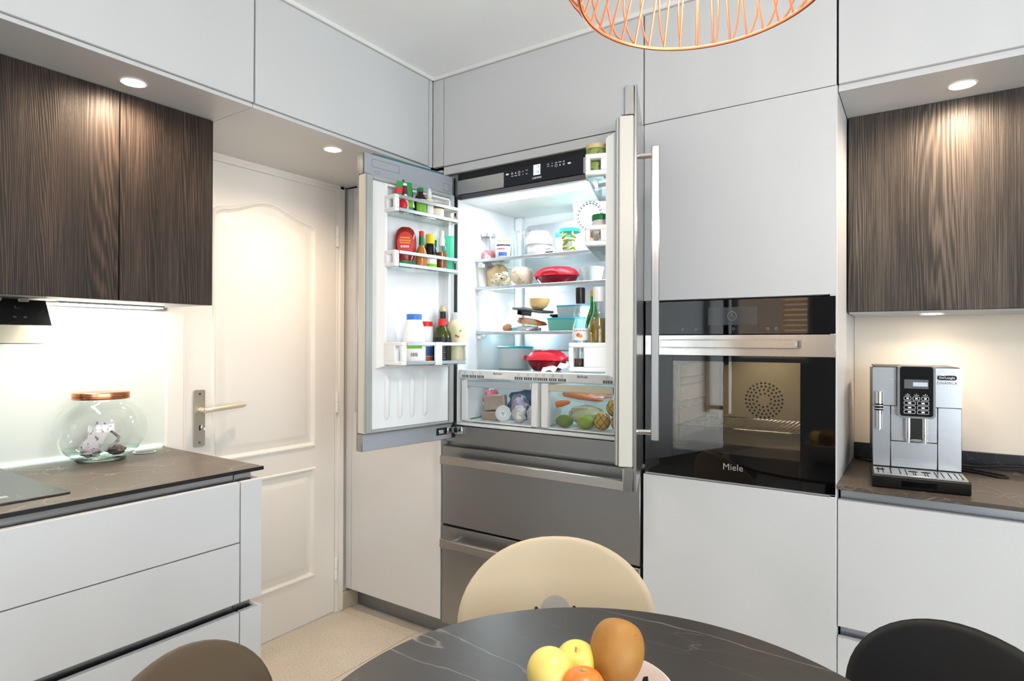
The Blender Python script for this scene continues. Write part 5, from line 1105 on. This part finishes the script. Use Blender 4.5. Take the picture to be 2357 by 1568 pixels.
P(t, 'melon', G().lathe(x, y, [(0, zs+.098), (.018, zs+.099), (.036, zs+.112), (.047, zs+.132), (.050, zs+.147), (.046, zs+.147), (.02, zs+.140), (0, zs+.138)], 28), 'melon_skin'); P(t, 'film', G().lathe(x, y, [(0, zs+.0975), (.019, zs+.0985), (.0375, zs+.1115), (.0485, zs+.132), (.0515, zs+.1495), (0, zs+.1495)], 18), 'film', sharp=12)
def tub(name, label, cx, cy, zb, w, d, h, m, lm, taper=.92):
    t = T(name, label, 'box', (cx, cy, zb))
    rr = lambda k, z: [(p[0], p[1], z) for p in rrect(cx-w/2*k, cx+w/2*k, cy-d/2*k, cy+d/2*k, min(w, d)*.22*k, 6)]
    P(t, 'tub', G().loft([rr(taper*.96, zb), rr(taper, zb+.003), rr(1, zb+h-.006)]), m); P(t, 'lid', G().loft([rr(1.03, zb+h-.0065), rr(1.04, zb+h-.002), rr(1.02, zb+h), rr(.9, zb+h+.0008)]), lm); return t
tub('storage_box', 'turquoise plastic box on the third shelf', -1.245, 2.255, zs, .150, .09, .060, 'turquoise', 'turquoise_lid')
t = tub('storage_box', 'pale grey box with blue lid stacked on the turquoise box', -1.222, 2.275, zs+.0612, .130, .085, .052, 'grey_box', 'turquoise_lid')
t = T('storage_box', 'dark flat box wedged behind the glass box', 'box', (-1.325, 2.37, zs)); P(t, 'tub', G().box(-1.37, -1.275, 2.33, 2.41, zs, zs+.07, .006), 'grey_dark_plastic'); P(t, 'lid', G().box(-1.373, -1.272, 2.327, 2.413, zs+.0705, zs+.082, .004), 'black_plastic')
# --- cover of the crispers
zs = -.1158
x, y = -1.525, 2.285
t = lathe_thing('storage_tub', 'large round white tub with blue lid above the left crisper', 'tub', x, y, zs, (('tub', [(0, 0), (.072, 0), (.076, .004), (.081, .094), (0, .094)], 'grey_box'), ('lid', [(.083, .0945), (.084, .100), (.080, .103), (0, .1035)], 'turquoise_lid')), n=36)
red_dish('red steamer dish with handles and white vent button', -1.322, 2.225, zs, .094, .060, .090, True)
g = sheet_strip([(-1.30+.14*k, 2.145 + .02*math.sin(6*k), zs+.004+.028*k*k+.012*math.sin(7*k)**2) for k in [i/12 for i in range(13)]], .055, (-.2, .75, .35), 17, 6)
ONE('paper_sheet', 'crumpled white paper leaning on the red dish with handles', 'paper', g, 'label_white', (-1.23, 2.145, zs))
# --- left crisper
zs = -.3295
t = T('food_bag', 'red and white printed bag at the left of the left crisper', 'bag', (-1.594, 2.2, zs)); P(t, 'bag', G().ball((-1.594, 2.205, zs+.064), .030, .05, .064, 20, 14, .18, 4), 'label_white', sharp=20); P(t, 'print', G().ball((-1.589, 2.195, zs+.082), .030, .05, .042, 20, 12, .2, 9), 'pink_print', sharp=20)
x, y = -1.535, 2.13; t = T('cheese_block', 'brown block of cheese under another in the left crisper', 'cheese', (x, y, zs)); P(t, 'block', G().box(x-.042, x+.042, y-.03, y+.04, zs, zs+.036, .004), 'cheese_brown'); P(t, 'film', G().box(x-.0435, x+.0435, y-.0315, y+.0415, zs+.0005, zs+.0375, .006), 'film')
M_ = Matrix.Translation((-1.525, 2.14, zs+.040)) @ Matrix.Rotation(R(-6), 4, 'Y') @ Matrix.Rotation(R(22), 4, 'Z')
t = T('cheese_block', 'larger brown block of cheese lying on top in the left crisper', 'cheese', (-1.525, 2.14, zs+.04)); P(t, 'block', G().box(-.045, .045, -.03, .03, .002, .066, .004).xf(M_), 'cheese_brown'); P(t, 'film', G().box(-.0465, .0465, -.0315, .0315, .001, .0675, .006).xf(M_), 'film')
x, y = -1.462, 2.10; t = T('round_cheese', 'small round white cheese standing on edge with printed label', 'cheese', (x, y, zs)); v = Vector((-x, -y, 0)).normalized(); c = Vector((x, y, zs+.0325))
P(t, 'cheese', G().cyl(c + v*.0, c - v*.03, .0325, n=32), 'cheese_white'); P(t, 'paper_label', G().cyl(c + v*.0004, c + v*.0010, .029, n=32), 'label_white')
g = G(); rt = Vector((0, 0, 1)).cross(v)
for rr_ in (.026, .019): g.tube([tuple(c + v*.0014 + rt*rr_*math.cos(2*math.pi*i/32) + Vector((0, 0, rr_*math.sin(2*math.pi*i/32)))) for i in range(32)], .0005, 4, True)
g.tube([tuple(c + v*.0014 + rt*a + Vector((0, 0, b))) for a, b in ((-.006, .006), (0, -.001), (.006, .006))], .0012, 4); g.tube([tuple(c + v*.0014 + Vector((0, 0, b))) for b in (-.001, -.008)], .0012, 4); k = P(t, 'print', g, 'blue_print'); k['kind'] = 'stuff'
for lb, x, y, sd, h in (('white wrapped cheese with list label in the left crisper', -1.384, 2.105, 3, .036), ('white wrapped cheese at the right end of the left crisper', -1.325, 2.125, 8, .037)):
    t = T('wrapped_cheese', lb, 'cheese', (x, y, zs)); P(t, 'wrap', G().ball((x, y, zs+h), .031, .026, h, 18, 12, .16, sd), 'bag_film', sharp=18); P(t, 'cheese', G().ball((x, y, zs+h*.9), .024, .02, h*.8, 14, 10, .1, sd), 'cheese_white'); label_arc(t, x, y, .0275, zs+.018, zs+.048, .35, 'label_white')
t = T('food_bag', 'dark blue bag at the back of the left crisper', 'bag', (-1.46, 2.30, zs)); P(t, 'bag', G().ball((-1.46, 2.30, zs+.06), .11, .05, .06, 24, 12, .15, 5), 'bag_blue', sharp=20); P(t, 'tie', G().ball((-1.46, 2.29, zs+.122), .02, .015, .012, 10, 8, .3, 2), 'bag_blue', sharp=20)
t = T('food_bag', 'pale purple clear bag behind the round cheese', 'bag', (-1.435, 2.18, zs)); P(t, 'bag', G().ball((-1.435, 2.18, zs+.048), .036, .03, .048, 18, 12, .2, 6), 'purple_bag', sharp=20); P(t, 'film', G().ball((-1.43, 2.178, zs+.062), .045, .034, .05, 18, 12, .2, 10), 'film', sharp=15)
# --- right crisper
for lb, x, y, m, s_ in (('dark green avocado at the left of the right crisper', -1.165, 2.10, 'avocado_skin', (.036, .030, .0245)), ('bright green mango in the right crisper', -1.075, 2.105, 'mango_skin', (.037, .032, .0255))):
    t = T('avocado' if 'avocado' in lb else 'mango', lb, 'fruit', (x, y, zs)); P(t, 'flesh', G().ball((x, y, zs+s_[2]), *s_, 24, 14, .03, 3), m); P(t, 'stem', G().cyl((x-s_[0]+.001, y-.002, zs+s_[2]), (x-s_[0]-.003, y-.002, zs+s_[2]+.001), .003, n=8), 'cheese_brown')
for lb, x, y, z in (('netted lemon at the front of the right crisper', -1.005, 2.105, zs+.034), ('netted lemon half hidden behind the right door edge', -.938, 2.11, zs+.034), ('netted lemon lying on the two front netted lemons', -.972, 2.145, zs+.083)):
    t = T('lemon', lb, 'fruit', (x, y, z-.034)); P(t, 'flesh', G().lathe(x, y, [(0, z-.034), (.008, z-.033), (.02, z-.026), (.030, z-.010), (.031, z+.006), (.024, z+.022), (.012, z+.031), (.006, z+.035), (0, z+.036)], 22), 'net_lemon_skin')
    g = G()
    for s_ in (-1, 1):
        for q in range(7):
            pts = []
            for i in range(9):
                th = -1.35 + 2.7*i/8; a = s_*(th*.9) + 2*math.pi*q/7; rr_ = .0322*math.cos(th); pts.append((x+rr_*math.cos(a), y+rr_*math.sin(a), z+.0335*math.sin(th)))
            g.tube(pts, .0008, 4)
    k = P(t, 'net', g, 'black_matte'); k['kind'] = 'stuff'
t = T('cabbage', 'pale green cabbage under the carrots in the right crisper', 'vegetable', (-1.11, 2.18, zs)); P(t, 'leaves', G().ball((-1.11, 2.185, zs+.041), .075, .045, .041, 26, 14, .12, 5), 'cabbage_skin', sharp=25); P(t, 'stalk', G().cyl((-1.185, 2.18, zs+.045), (-1.172, 2.18, zs+.045), .012, n=10), 'cheese_white')
t = T('carrot_bag', 'clear bag of orange carrots on top in the right crisper', 'bag', (-1.10, 2.175, zs+.09))
for k, (xa, ya, za, xb, yb, zb) in enumerate(((-1.20, 2.15, .128, -1.02, 2.14, .108), (-1.20, 2.18, .125, -1.00, 2.185, .12), (-1.19, 2.21, .13, -1.01, 2.20, .128), (-1.215, 2.12, .085, -1.15, 2.12, .098))):
    a = Vector((xa, ya, zs+za)); b_ = Vector((xb, yb, zs+zb)); P(t, 'carrot', G().tube([a, a.lerp(b_, .04), a.lerp(b_, .4), a.lerp(b_, .85), b_], [.006, .0125, .0135, .008, .002], 12), 'carrot_skin')
P(t, 'film', G().ball((-1.11, 2.17, zs+.120), .125, .055, .027, 26, 12, .14, 3), 'film', sharp=15)
